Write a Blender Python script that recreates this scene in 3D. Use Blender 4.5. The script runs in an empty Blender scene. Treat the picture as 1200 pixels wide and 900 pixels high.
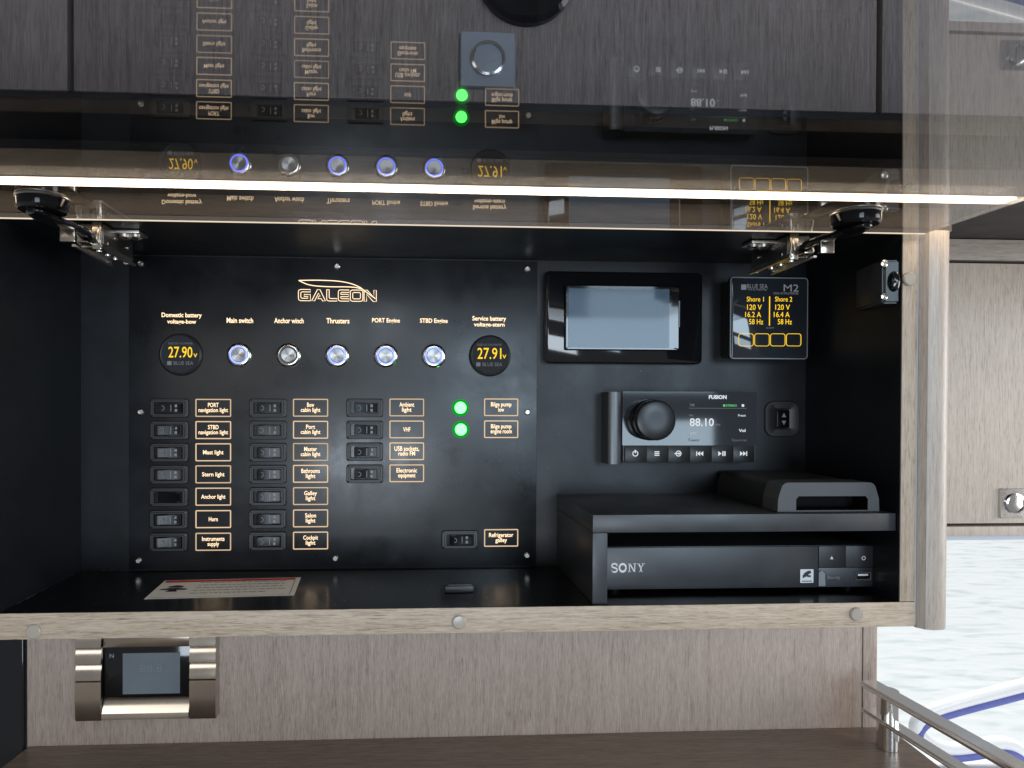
import bpy, bmesh, math, random
from mathutils import Vector, Matrix
random.seed(7)
SC = bpy.context.scene
COL = SC.collection

# ------------------------------------------------------------------ camera
CAM = Vector((-0.10641, -0.67507, -0.01144))
YAW, PITCH, ROLL = 0.05335, -0.00881, 0.00315
FPX, PPX, PPY = 800.0, 600 - 84.29, 450 + 29.44       # photograph is 1200 x 900
_f = Vector((math.sin(YAW) * math.cos(PITCH), math.cos(YAW) * math.cos(PITCH), math.sin(PITCH)))
_r0 = Vector((math.cos(YAW), -math.sin(YAW), 0))
_u0 = _r0.cross(_f)
_r = math.cos(ROLL) * _r0 + math.sin(ROLL) * _u0
_u = -math.sin(ROLL) * _r0 + math.cos(ROLL) * _u0
cam_d = bpy.data.cameras.new('camera')
cam_d.sensor_width = 36; cam_d.sensor_fit = 'HORIZONTAL'
cam_d.lens = 36 * FPX / 1200
cam_d.shift_x = (600 - PPX) / 1200
cam_d.shift_y = (PPY - 450) / 1200
cam_d.clip_start = 0.01; cam_d.clip_end = 500
cam = bpy.data.objects.new('camera', cam_d)
COL.objects.link(cam)
cam.matrix_world = Matrix((( _r.x, _u.x, -_f.x, CAM.x), (_r.y, _u.y, -_f.y, CAM.y), (_r.z, _u.z, -_f.z, CAM.z), (0, 0, 0, 1)))
SC.camera = cam

# ------------------------------------------------------------------ world, lights, exposure
W = bpy.data.worlds.new('World'); SC.world = W; W.use_nodes = True
bg = W.node_tree.nodes['Background']
bg.inputs[0].default_value = (0.98, 0.985, 1.0, 1); bg.inputs[1].default_value = 0.29
SC.view_settings.view_transform = 'Standard'; SC.view_settings.look = 'None'
SC.view_settings.exposure = 0; SC.view_settings.gamma = 1
SC.view_settings.use_curve_mapping = False
SC.cycles.max_bounces = 10; SC.cycles.transparent_max_bounces = 16
SC.cycles.sample_clamp_indirect = 6

def area(name, loc, target, sx, sy, power, col):
    d = bpy.data.lights.new(name, 'AREA'); d.shape = 'RECTANGLE'; d.size = sx; d.size_y = sy
    d.energy = power; d.color = col
    o = bpy.data.objects.new(name, d); COL.objects.link(o); o.location = loc
    o.rotation_euler = (Vector(target) - Vector(loc)).to_track_quat('-Z', 'Y').to_euler()
    return o
# daylight outside, coming in over the water
sd = bpy.data.lights.new('daylight_sun', 'SUN'); sd.energy = 4.3; sd.angle = math.radians(25); sd.color = (1, 0.97, 0.93)
sun = bpy.data.objects.new('daylight_sun', sd); COL.objects.link(sun); sun.location = (2, 4, 3)
sun.rotation_euler = Vector((-0.30, -0.36, -0.88)).to_track_quat('-Z', 'Y').to_euler()
# the windows of the saloon behind the photographer, plus an added highlight lamp
area('window_sky', (0.95, -2.5, 0.36), (0.95, 0, 0.36), 0.80, 0.62, 22, (0.64, 0.83, 1.0))
area('window_water', (1.05, -2.5, -0.22), (1.05, 0, -0.22), 0.60, 0.26, 5, (0.66, 0.84, 1.0))
area('window_opposite', (-0.16, -2.6, -0.50), (-0.16, 0, -0.40), 0.85, 0.62, 23, (0.78, 0.89, 1.0))
area('highlight_left', (-1.5, -2.5, 0.62), (-0.4, 0, -0.2), 1.25, 0.52, 6.5, (1.0, 0.97, 0.92))  # added lamp with no known source, for highlights on the control unit's steel

area('window_side', (1.7, -0.55, 0.0), (0.1, -0.1, -0.25), 0.8, 0.7, 15, (1.0, 0.975, 0.95))

# ------------------------------------------------------------------ pixel -> place
def ray(px, py):
    return _f + (px - PPX) / FPX * _r - (py - PPY) / FPX * _u
def pY(px, py, Y):
    d = ray(px, py); return CAM + d * ((Y - CAM.y) / d.y)
def pZ(px, py, Z):
    d = ray(px, py); return CAM + d * ((Z - CAM.z) / d.z)
def pX(px, py, X):
    d = ray(px, py); return CAM + d * ((X - CAM.x) / d.x)
MM = 0.001
K = 0.000834                       # metres per photo pixel on the switch panel
D = 0.13143                        # panel face to cabinet front face
ZF = -0.17511                      # cabinet floor
XL, XR = -0.41862, 0.30479         # inner sides
ZG = 0.12867                       # underside of the open glass flap
TILT = -0.00702

# ------------------------------------------------------------------ materials
MATS = {}
def nodes_of(name):
    m = bpy.data.materials.new(name); m.use_nodes = True; MATS[name] = m
    nt = m.node_tree
    return m, nt, nt.nodes, nt.links, nt.nodes['Principled BSDF']
def plain(name, col, rough=0.5, metal=0.0, spec=0.5, bump=0.0, bscale=300, var=0.0, rvar=0.0, emit=None, estr=0, coat=0.0, aniso=0.0, dust=0.0):
    m, nt, N, L, p = nodes_of(name)
    p.inputs['Base Color'].default_value = (*col, 1)
    p.inputs['Roughness'].default_value = rough; p.inputs['Metallic'].default_value = metal
    p.inputs['Specular IOR Level'].default_value = spec
    if coat: p.inputs['Coat Weight'].default_value = coat; p.inputs['Coat Roughness'].default_value = 0.05
    if aniso:
        p.inputs['Anisotropic'].default_value = aniso
        t = N.new('ShaderNodeTangent'); t.direction_type = 'RADIAL'; t.axis = 'Y'; L.new(t.outputs[0], p.inputs['Tangent'])
    tc = N.new('ShaderNodeTexCoord')
    if bump or var or rvar:
        n = N.new('ShaderNodeTexNoise'); n.inputs['Scale'].default_value = bscale; n.inputs['Detail'].default_value = 4
        L.new(tc.outputs['Object'], n.inputs['Vector'])
        if bump:
            b = N.new('ShaderNodeBump'); b.inputs['Strength'].default_value = bump; b.inputs['Distance'].default_value = 0.0005
            L.new(n.outputs['Fac'], b.inputs['Height']); L.new(b.outputs[0], p.inputs['Normal'])
        n2 = N.new('ShaderNodeTexNoise'); n2.inputs['Scale'].default_value = 14; n2.inputs['Detail'].default_value = 5; n2.inputs['Roughness'].default_value = 0.65
        L.new(tc.outputs['Object'], n2.inputs['Vector'])
        if var:
            r = N.new('ShaderNodeValToRGB')
            r.color_ramp.elements[0].position = 0.3; r.color_ramp.elements[1].position = 0.7
            r.color_ramp.elements[0].color = (*[c * (1 - var) for c in col], 1)
            r.color_ramp.elements[1].color = (*[min(1, c * (1 + var)) for c in col], 1)
            L.new(n2.outputs['Fac'], r.inputs['Fac']); L.new(r.outputs[0], p.inputs['Base Color'])
        if rvar:
            mr = N.new('ShaderNodeMapRange'); mr.inputs['From Min'].default_value = 0.3; mr.inputs['From Max'].default_value = 0.7
            mr.inputs['To Min'].default_value = max(0, rough - rvar); mr.inputs['To Max'].default_value = rough + rvar
            L.new(n2.outputs['Fac'], mr.inputs['Value']); L.new(mr.outputs[0], p.inputs['Roughness'])
    if dust:                                        # sparse pale dust specks
        dn = N.new('ShaderNodeTexNoise'); dn.inputs['Scale'].default_value = 620; dn.inputs['Detail'].default_value = 1
        L.new(tc.outputs['Object'], dn.inputs['Vector'])
        dm = N.new('ShaderNodeMapRange'); dm.inputs['From Min'].default_value = dust; dm.inputs['From Max'].default_value = dust + 0.04
        dm.inputs['To Max'].default_value = 0.5
        L.new(dn.outputs['Fac'], dm.inputs['Value'])
        mx = N.new('ShaderNodeMix'); mx.data_type = 'RGBA'; mx.inputs[7].default_value = (0.30, 0.29, 0.28, 1); mx.inputs[6].default_value = (*col, 1)
        src = p.inputs['Base Color'].links[0].from_socket if p.inputs['Base Color'].links else None
        if src: L.new(src, mx.inputs[6])
        L.new(dm.outputs[0], mx.inputs[0]); L.new(mx.outputs[2], p.inputs['Base Color'])
    if emit:
        p.inputs['Emission Color'].default_value = (*emit, 1); p.inputs['Emission Strength'].default_value = estr
    return m
def wood(name, dark, mid, light, axis='Z', rough=0.5, fine=420, along=7, bump=0.5, fine_w=0.6):
    """striated veneer, grain running along one axis"""
    m, nt, N, L, p = nodes_of(name)
    tc = N.new('ShaderNodeTexCoord')
    def noise(cross, lon, det, rgh, dist=0.0):
        mp = N.new('ShaderNodeMapping')
        s = [cross] * 3; s['XYZ'.index(axis)] = lon
        mp.inputs['Scale'].default_value = s
        n = N.new('ShaderNodeTexNoise'); n.inputs['Scale'].default_value = 1; n.inputs['Detail'].default_value = det
        n.inputs['Roughness'].default_value = rgh; n.inputs['Distortion'].default_value = dist
        L.new(tc.outputs['Object'], mp.inputs[0]); L.new(mp.outputs[0], n.inputs['Vector'])
        return n
    a = noise(fine * 3.4, fine * 0.20, 4, 0.7, 0.7)
    b = noise(210, along * 1.6, 5, 0.7, 0.6)
    c = noise(5, 3, 3, 0.5)
    def comb(x, wx, y, wy):
        m1 = N.new('ShaderNodeMath'); m1.operation = 'MULTIPLY'; L.new(x, m1.inputs[0]); m1.inputs[1].default_value = wx
        m2 = N.new('ShaderNodeMath'); m2.operation = 'MULTIPLY_ADD'; L.new(y, m2.inputs[0]); m2.inputs[1].default_value = wy
        L.new(m1.outputs[0], m2.inputs[2]); return m2.outputs[0]
    v = comb(a.outputs['Fac'], fine_w, b.outputs['Fac'], 0.85 - fine_w)
    v = comb(v, 1.0, c.outputs['Fac'], 0.15)
    r = N.new('ShaderNodeValToRGB'); e = r.color_ramp.elements
    e[0].position = 0.35; e[0].color = (*dark, 1); e[1].position = 0.63; e[1].color = (*light, 1)
    k = e.new(0.47); k.color = (*mid, 1)
    L.new(v, r.inputs['Fac']); L.new(r.outputs[0], p.inputs['Base Color'])
    bp = N.new('ShaderNodeBump'); bp.inputs['Strength'].default_value = bump; bp.inputs['Distance'].default_value = 0.0006
    L.new(v, bp.inputs['Height']); L.new(bp.outputs[0], p.inputs['Normal'])
    mr = N.new('ShaderNodeMapRange'); mr.inputs['To Min'].default_value = rough + 0.08; mr.inputs['To Max'].default_value = rough - 0.08
    L.new(v, mr.inputs['Value']); L.new(mr.outputs[0], p.inputs['Roughness'])
    return m
def emitter(name, col, s):
    m = bpy.data.materials.new(name); m.use_nodes = True; MATS[name] = m
    nt = m.node_tree; nt.nodes.clear()
    e = nt.nodes.new('ShaderNodeEmission'); e.inputs[0].default_value = (*col, 1); e.inputs[1].default_value = s
    o = nt.nodes.new('ShaderNodeOutputMaterial'); nt.links.new(e.outputs[0], o.inputs[0])
    return m
def smoked_glass(name, tint, f0=0.045, gain=1.0):
    """each face: Fresnel mirror over a tinted straight-through layer (Schlick, same from both sides)"""
    m = bpy.data.materials.new(name); m.use_nodes = True; MATS[name] = m
    nt = m.node_tree; N = nt.nodes; L = nt.links; N.clear()
    g = N.new('ShaderNodeNewGeometry')
    dt = N.new('ShaderNodeVectorMath'); dt.operation = 'DOT_PRODUCT'
    L.new(g.outputs['Incoming'], dt.inputs[0]); L.new(g.outputs['Normal'], dt.inputs[1])
    def mth(op, a, b):
        n = N.new('ShaderNodeMath'); n.operation = op
        for i, x in enumerate((a, b)):
            if x is None: continue
            if isinstance(x, (int, float)): n.inputs[i].default_value = x
            else: L.new(x, n.inputs[i])
        return n.outputs[0]
    c = mth('ABSOLUTE', dt.outputs['Value'], None)
    k = mth('POWER', mth('SUBTRACT', 1.0, c), 5.0)
    fr = mth('MULTIPLY', mth('ADD', mth('MULTIPLY', k, 1 - f0), f0), gain)
    tr = N.new('ShaderNodeBsdfTransparent'); tr.inputs[0].default_value = (*tint, 1)
    gl = N.new('ShaderNodeBsdfGlossy'); 
    tcg = N.new('ShaderNodeTexCoord'); ng = N.new('ShaderNodeTexNoise'); ng.inputs['Scale'].default_value = 11; ng.inputs['Detail'].default_value = 6; ng.inputs['Roughness'].default_value = 0.7
    L.new(tcg.outputs['Object'], ng.inputs['Vector'])
    mg = N.new('ShaderNodeMapRange'); mg.inputs['From Min'].default_value = 0.35; mg.inputs['From Max'].default_value = 0.7; mg.inputs['To Min'].default_value = 0.004; mg.inputs['To Max'].default_value = 0.03
    L.new(ng.outputs['Fac'], mg.inputs['Value']); L.new(mg.outputs[0], gl.inputs['Roughness'])
    gl.inputs[0].default_value = (1, 1, 1, 1)
    mx = N.new('ShaderNodeMixShader'); L.new(fr, mx.inputs[0]); L.new(tr.outputs[0], mx.inputs[1]); L.new(gl.outputs[0], mx.inputs[2])
    o = N.new('ShaderNodeOutputMaterial'); L.new(mx.outputs[0], o.inputs[0])
    return m

wood('wood_wall', (0.161, 0.111, 0.090), (0.343, 0.264, 0.218), (0.471, 0.381, 0.322), 'Z', 0.5)
wood('wood_rail', (0.135, 0.088, 0.054), (0.388, 0.299, 0.215), (0.549, 0.449, 0.347), 'X', 0.5, fine=330, along=9)
wood('wood_stile', (0.156, 0.108, 0.071), (0.372, 0.288, 0.212), (0.496, 0.406, 0.320), 'Z', 0.5, fine=330, along=9)
wood('wood_post', (0.228, 0.178, 0.143), (0.383, 0.317, 0.264), (0.471, 0.401, 0.345), 'Z', 0.38, fine=230, along=6, bump=0.15)
wood('wood_upper', (0.105, 0.084, 0.073), (0.230, 0.191, 0.174), (0.347, 0.299, 0.275), 'Z', 0.5, fine=300, along=5)
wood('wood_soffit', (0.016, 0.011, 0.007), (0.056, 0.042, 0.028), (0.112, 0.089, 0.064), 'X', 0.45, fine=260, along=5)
wood('wood_side', (0.236, 0.186, 0.147), (0.423, 0.352, 0.291), (0.522, 0.443, 0.373), 'Z', 0.5, fine=300, along=8)
wood('wood_side_x', (0.19, 0.150, 0.122), (0.30, 0.250, 0.212), (0.40, 0.345, 0.30), 'X', 0.5, fine=300, along=8)
wood('wood_counter', (0.094, 0.066, 0.049), (0.182, 0.133, 0.101), (0.286, 0.220, 0.170), 'X', 0.33, fine=250, along=6, bump=0.15)
plain('black_board', (0.0055, 0.0068, 0.009), 0.40, spec=0.34, bump=0.06, bscale=900, var=0.3, rvar=0.08, dust=0.80)
plain('black_panel', (0.0065, 0.0078, 0.010), 0.33, spec=0.5, bump=0.03, bscale=1400, var=0.25, rvar=0.11, dust=0.79)
plain('black_floor', (0.0035, 0.0035, 0.004), 0.19, spec=0.5, bump=0.02, bscale=700, rvar=0.07, dust=0.76)
plain('black_laminate', (0.022, 0.024, 0.028), 0.38, bump=0.05, bscale=900, var=0.2, rvar=0.08, dust=0.80)
plain('black_plastic', (0.012, 0.012, 0.013), 0.42, bump=0.05, bscale=1500)
plain('knob_black', (0.008, 0.008, 0.009), 0.28, spec=0.35, rvar=0.05)
plain('gloss_black', (0.006, 0.006, 0.007), 0.07, rvar=0.02)
plain('gloss_rocker', (0.004, 0.004, 0.005), 0.17, spec=0.16, rvar=0.05)
plain('dark_metal_paint', (0.085, 0.088, 0.092), 0.34, metal=0.6, bump=0.05, bscale=1200)
plain('device_grey', (0.055, 0.057, 0.060), 0.42, bump=0.08, bscale=1500, var=0.1)
plain('chrome', (0.62, 0.605, 0.585), 0.13, metal=1, rvar=0.05)
plain('steel', (0.66, 0.62, 0.57), 0.34, metal=1, rvar=0.08, var=0.1)
plain('rail_steel', (0.86, 0.85, 0.83), 0.16, metal=1, rvar=0.06)
plain('satin_steel', (0.52, 0.465, 0.40), 0.19, metal=1, rvar=0.05, var=0.08)
plain('hinge_dark', (0.30, 0.275, 0.25), 0.33, metal=1, rvar=0.08)
plain('nickel', (0.42, 0.36, 0.30), 0.18, metal=1, rvar=0.05)
plain('brushed_cap', (0.36, 0.355, 0.35), 0.34, metal=1, aniso=0.85)
plain('screw_metal', (0.62, 0.60, 0.57), 0.25, metal=1)
plain('recess', (0.003, 0.003, 0.003), 0.7, spec=0.1)
plain('bumper', (0.37, 0.325, 0.275), 0.22)
plain('sticker_paper', (0.86, 0.81, 0.74), 0.55, var=0.06)
plain('sticker_red', (0.60, 0.03, 0.02), 0.5)
plain('ink', (0.02, 0.018, 0.017), 0.6)
plain('white_print', (0.62, 0.63, 0.64), 0.5)
plain('grey_print', (0.20, 0.21, 0.22), 0.5)
plain('screen_glass', (0.02, 0.024, 0.03), 0.05)
plain('touch_screen', (0.09, 0.135, 0.18), 0.07, spec=0.22)
plain('lcd', (0.13, 0.155, 0.175), 0.25, coat=0.6, var=0.15)
plain('lcd_print', (0.165, 0.19, 0.21), 0.3)
plain('white_gel', (0.80, 0.81, 0.82), 0.3)
plain('blue_trim', (0.12, 0.14, 0.42), 0.6, bump=0.3, bscale=400, var=0.15)
plain('edge_strip', (0.80, 0.76, 0.70), 0.3, metal=0.9)
plain('wall_black_glass', (0.006, 0.008, 0.010), 0.06)
plain('lock_face', (0.40, 0.45, 0.50), 0.35, metal=0.25, rvar=0.05)
plain('grey_seal', (0.33, 0.34, 0.38), 0.45)
plain('grey_frame', (0.52, 0.56, 0.62), 0.45)
smoked_glass('smoked_glass', (0.44, 0.435, 0.45), f0=0.18)
smoked_glass('smoked_glass_top', (0.97, 0.97, 0.98), gain=0.35)
smoked_glass('window_glass', (0.98, 0.99, 0.99))
emitter('label_light', (1.0, 0.75, 0.48), 1.7)
for i_, v_ in enumerate((0.80, 0.70, 0.62, 0.86)): emitter('frame_light_%d' % i_, (1.0, 0.72, 0.46), v_)
emitter('led_warm', (1.0, 0.82, 0.58), 15.0)
emitter('ring_blue', (0.12, 0.17, 1.0), 4.5)
emitter('led_green', (0.09, 1.0, 0.12), 7.0)
emitter('oled_amber', (1.0, 0.62, 0.03), 1.3)
emitter('oled_white', (0.80, 0.86, 0.92), 0.9)
emitter('oled_dim', (0.55, 0.60, 0.66), 0.28)
emitter('halo_glow', (0.01, 1.0, 0.07), 0.35)
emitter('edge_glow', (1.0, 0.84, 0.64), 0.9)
emitter('oled_green', (0.15, 0.8, 0.25), 0.8)
plain('ring_off', (0.10, 0.10, 0.10), 0.4)

# ------------------------------------------------------------------ mesh helpers
WL = {}
def link(name, me, parent=None, loc=None, mat=None, smooth=False):
    """loc = world position of the mesh's own origin"""
    o = bpy.data.objects.new(name, me); COL.objects.link(o)
    loc = Vector(loc) if loc is not None else (WL[parent] if parent else Vector((0, 0, 0)))
    WL[o] = loc.copy()
    if parent: o.parent = parent; o.location = loc - WL[parent]
    else: o.location = loc
    if mat and me and not me.materials: me.materials.append(MATS[mat])
    return o
def thing(name, label, cat, loc, group=None):
    o = bpy.data.objects.new(name, None); COL.objects.link(o); o.location = loc; WL[o] = Vector(loc)
    o.empty_display_size = 0.01
    tag(o, label, cat, group); return o
def tag(o, label, cat=None, group=None, kind=None):
    if label: o['label'] = label
    if cat: o['category'] = cat
    if group: o['group'] = group
    if kind: o['kind'] = kind
    return o
def me_from(verts, faces, name='mesh', smooth=False):
    me = bpy.data.meshes.new(name); me.from_pydata([tuple(v) for v in verts], [], faces)
    bm = bmesh.new(); bm.from_mesh(me); bmesh.ops.recalc_face_normals(bm, faces=bm.faces); bm.to_mesh(me); bm.free()
    if smooth: shade(me)
    return me
def shade(me, ang=35):
    for p in me.polygons: p.use_smooth = True
    me.set_sharp_from_angle(angle=math.radians(ang))
    return me
def box_me(x0, x1, y0, y1, z0, z1, bev=0.0, seg=2):
    bm = bmesh.new()
    vs = [bm.verts.new((x, y, z)) for x in (x0, x1) for y in (y0, y1) for z in (z0, z1)]
    for f in ((0, 1, 3, 2), (4, 6, 7, 5), (0, 4, 5, 1), (2, 3, 7, 6), (0, 2, 6, 4), (1, 5, 7, 3)):
        bm.faces.new([vs[i] for i in f])
    bmesh.ops.recalc_face_normals(bm, faces=bm.faces)
    if bev: bmesh.ops.bevel(bm, geom=bm.edges[:], offset=bev, segments=seg, affect='EDGES', profile=0.6)
    me = bpy.data.meshes.new('box'); bm.to_mesh(me); bm.free()
    if bev: shade(me, 50)
    return me
def rel(me, org):
    me.transform(Matrix.Translation(-Vector(org))); return me
def wbox(name, parent, mat, x0, x1, y0, y1, z0, z1, bev=0.0, org=None):
    """box in world coordinates, own origin at its centre-bottom"""
    o = Vector(org) if org is not None else Vector(((x0 + x1) / 2, (y0 + y1) / 2, min(z0, z1)))
    return link(name, rel(box_me(x0, x1, y0, y1, z0, z1, bev), o), parent, o, mat)
def rrect(w, h, r, n=5):
    r = min(r, w / 2 - 1e-6, h / 2 - 1e-6); pts = []
    for cx, cz, a0 in ((w / 2 - r, h / 2 - r, 0), (-w / 2 + r, h / 2 - r, 90), (-w / 2 + r, -h / 2 + r, 180), (w / 2 - r, -h / 2 + r, 270)):
        for i in range(n + 1):
            a = math.radians(a0 + 90 * i / n); pts.append((cx + r * math.cos(a), cz + r * math.sin(a)))
    return pts
def loft(rings, cap0=False, cap1=True, n=5, smooth=True, ang=40):
    """rings of (w, h, r, y[, dx, dz]): rounded rectangles facing the viewer, y negative = towards viewer"""
    V, F = [], []
    for rg in rings:
        w, h, r, y = rg[:4]; dx, dz = (rg[4], rg[5]) if len(rg) > 4 else (0, 0)
        V += [(x + dx, y, z + dz) for x, z in rrect(w, h, r, n)]
    m = 4 * (n + 1)
    for k in range(len(rings) - 1):
        for i in range(m):
            j = (i + 1) % m
            F.append((k * m + i, k * m + j, (k + 1) * m + j, (k + 1) * m + i))
    if cap0: F.append(tuple(range(m))[::-1])
    if cap1: F.append(tuple(range((len(rings) - 1) * m, len(rings) * m)))
    me = me_from(V, F)
    if smooth: shade(me, ang)
    return me
def lathe(prof, n=32, axis='Y', cap0=False, cap1=True, ang=35):
    V, F = [], []
    for r, y in prof:
        for i in range(n):
            a = 2 * math.pi * i / n
            c, s = r * math.cos(a), r * math.sin(a)
            V.append((c, y, s) if axis == 'Y' else ((c, s, y) if axis == 'Z' else (y, c, s)))
    for k in range(len(prof) - 1):
        for i in range(n):
            j = (i + 1) % n; F.append((k * n + i, k * n + j, (k + 1) * n + j, (k + 1) * n + i))
    if cap0: F.append(tuple(range(n)))
    if cap1: F.append(tuple(range((len(prof) - 1) * n, len(prof) * n)))
    return shade(me_from(V, F), ang)
def ring_line(w, h, r, t, y0=0.0, y1=-0.0003, n=5):
    """outline of a rounded rectangle as a raised flat line"""
    return loft([(w, h, r, y0), (w, h, r, y1), (w - 2 * t, h - 2 * t, max(r - t, 1e-5), y1), (w - 2 * t, h - 2 * t, max(r - t, 1e-5), y0)], False, False, n, smooth=False)
def tube(path, rad, n=12, flat=1.0, caps=True, up=Vector((0, 0, 1))):
    """swept round (or flattened) bar along a path"""
    path = [Vector(p) for p in path]; V, F = [], []
    for i, p in enumerate(path):
        t = (path[min(i + 1, len(path) - 1)] - path[max(i - 1, 0)]).normalized()
        s = t.cross(up)
        if s.length < 1e-5: s = t.cross(Vector((1, 0, 0)))
        s.normalize(); v = s.cross(t)
        rr = rad[i] if isinstance(rad, (list, tuple)) else rad
        for k in range(n):
            a = 2 * math.pi * k / n
            V.append(p + s * (rr * math.cos(a)) + v * (rr * flat * math.sin(a)))
    for i in range(len(path) - 1):
        for k in range(n):
            j = (k + 1) % n; F.append((i * n + k, i * n + j, (i + 1) * n + j, (i + 1) * n + k))
    if caps: F += [tuple(range(n)), tuple(range((len(path) - 1) * n, len(path) * n))]
    return shade(me_from(V, F), 50)
def prism(pts, y0, y1, smooth=False):
    """outline in X,Z extruded along Y"""
    n = len(pts); V = [(x, y0, z) for x, z in pts] + [(x, y1, z) for x, z in pts]
    F = [tuple(range(n)), tuple(range(n, 2 * n))] + [(i, (i + 1) % n, n + (i + 1) % n, n + i) for i in range(n)]
    me = me_from(V, F)
    if smooth: shade(me, 40)
    return me
def join_me(*mes):
    bm = bmesh.new()
    for m in mes: bm.from_mesh(m)
    out = bpy.data.meshes.new('joined'); bm.to_mesh(out); bm.free(); return out
def sm(path, it=2):
    """smooth a polyline (Chaikin)"""
    p = [Vector(q) for q in path]
    for _ in range(it):
        q = [p[0]]
        for a, b in zip(p, p[1:]): q += [a * 0.75 + b * 0.25, a * 0.25 + b * 0.75]
        p = q + [p[-1]]
    return p
DG = None
def text_me(s, w=None, h=None, xs=1.0, size=0.01, bold=0.0, outline=0.0, th=0.0002, space=1.0):
    """lettering facing the viewer (-Y), centred; w,h fit it to a size in metres"""
    cu = bpy.data.curves.new('lettering', 'FONT'); cu.body = s; cu.size = 1.0; cu.align_x = 'CENTER'; cu.align_y = 'CENTER'
    cu.offset = bold; cu.space_character = space; cu.resolution_u = 3; cu.space_line = 0.9
    if outline: cu.fill_mode = 'NONE'; cu.bevel_depth = outline; cu.bevel_resolution = 0
    ob = bpy.data.objects.new('lettering_tmp', cu); COL.objects.link(ob)
    dg = bpy.context.evaluated_depsgraph_get()
    me = bpy.data.meshes.new_from_object(ob.evaluated_get(dg))
    bpy.data.objects.remove(ob); bpy.data.curves.remove(cu)
    xsv = [v.co.x for v in me.vertices]; ysv = [v.co.y for v in me.vertices]
    cx, cy = (min(xsv) + max(xsv)) / 2, (min(ysv) + max(ysv)) / 2
    bw, bh = max(xsv) - min(xsv), max(ysv) - min(ysv)
    if w and h: sx, sy = w / bw, h / bh
    elif w: sx = w / bw; sy = sx / xs
    else: sy = size; sx = size * xs
    for v in me.vertices:
        x, y, z = v.co
        v.co = ((x - cx) * sx, -th - (0 if not outline else z * sy), (y - cy) * sy)
    me.materials.clear()
    return me
def lettering(parent, s, px, py, Y, wpx, hpx, mat, bold=0.012, name='lettering', th=0.0002, k=None, **kw):
    """fit text to a photo box (centre px,py; size in photo pixels) on the plane y=Y"""
    c = pY(px, py, Y)
    kk = k or (pY(px + 1, py, Y) - c).x
    return link(name, text_me(s, wpx * kk, hpx * kk, bold=bold, th=th, **kw), parent, c, mat)

# ================================================================== SETTING
# ---- water outside
wm = 'water'
m, nt, N, L, p = nodes_of(wm)
tc = N.new('ShaderNodeTexCoord'); mp = N.new('ShaderNodeMapping'); mp.inputs['Scale'].default_value = (1.1, 2.6, 1); mp.inputs['Rotation'].default_value = (0, 0, 0.25)
n1 = N.new('ShaderNodeTexNoise'); n1.inputs['Scale'].default_value = 1.3; n1.inputs['Detail'].default_value = 3; n1.inputs['Roughness'].default_value = 0.55; n1.inputs['Distortion'].default_value = 0.4
L.new(tc.outputs['Object'], mp.inputs[0]); L.new(mp.outputs[0], n1.inputs['Vector'])
bp = N.new('ShaderNodeBump'); bp.inputs['Strength'].default_value = 0.16; bp.inputs['Distance'].default_value = 0.28
L.new(n1.outputs['Fac'], bp.inputs['Height']); L.new(bp.outputs[0], p.inputs['Normal'])
p.inputs['Roughness'].default_value = 0.40
mpw = N.new('ShaderNodeMapping'); mpw.inputs['Scale'].default_value = (1.0, 3.4, 1); mpw.inputs['Rotation'].default_value = (0, 0, 0.30)
nw = N.new('ShaderNodeTexNoise'); nw.inputs['Scale'].default_value = 3.2; nw.inputs['Detail'].default_value = 3; nw.inputs['Distortion'].default_value = 0.5
L.new(tc.outputs['Object'], mpw.inputs[0]); L.new(mpw.outputs[0], nw.inputs['Vector'])
rw = N.new('ShaderNodeValToRGB'); rw.color_ramp.elements[0].position = 0.30; rw.color_ramp.elements[0].color = (0.45, 0.53, 0.565, 1)
rw.color_ramp.elements[1].position = 0.50; rw.color_ramp.elements[1].color = (0.61, 0.665, 0.695, 1)
L.new(nw.outputs['Fac'], rw.inputs['Fac']); L.new(rw.outputs[0], p.inputs['Base Color'])
wat = link('water', me_from([(-30, 0.6, 0), (60, 0.6, 0), (60, 90, 0), (-30, 90, 0)], [(0, 1, 2, 3)]), None, (0, 0, -1.6), wm)
tag(wat, None, kind='structure')

# ---- wall behind the counter (vertical veneer) and the dark glass beside it
WY = 0.0
wl, wr = pY(32, 800, WY).x, pY(1010, 800, WY).x
we = pY(1027, 800, WY).x
ZC = pY(525, 863, WY).z                            # counter top
zrb = pY(540, 741.8, -D).z                           # bottom of the cabinet's lower rail
wall = wbox('wall', None, 'wood_wall', wl, wr, WY, WY + 0.05, ZC - 0.03, zrb + 0.004); tag(wall, 'taupe vertical-grain veneer wall between counter and cabinet', kind='structure')
ws = wbox('wall_end_strip', wall, 'wood_wall', wr + 0.0005, we, WY - 0.001, WY + 0.05, ZC - 0.03, zrb + 0.004, 0.001)
gl = wbox('dark_glass_panel', None, 'wall_black_glass', -1.0, wl - 0.002, WY - 0.004, WY + 0.006, ZC - 0.25, zrb + 0.004, 0.001)
tag(gl, 'black glass panel left of the veneer wall, above the counter', 'glass panel')
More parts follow.
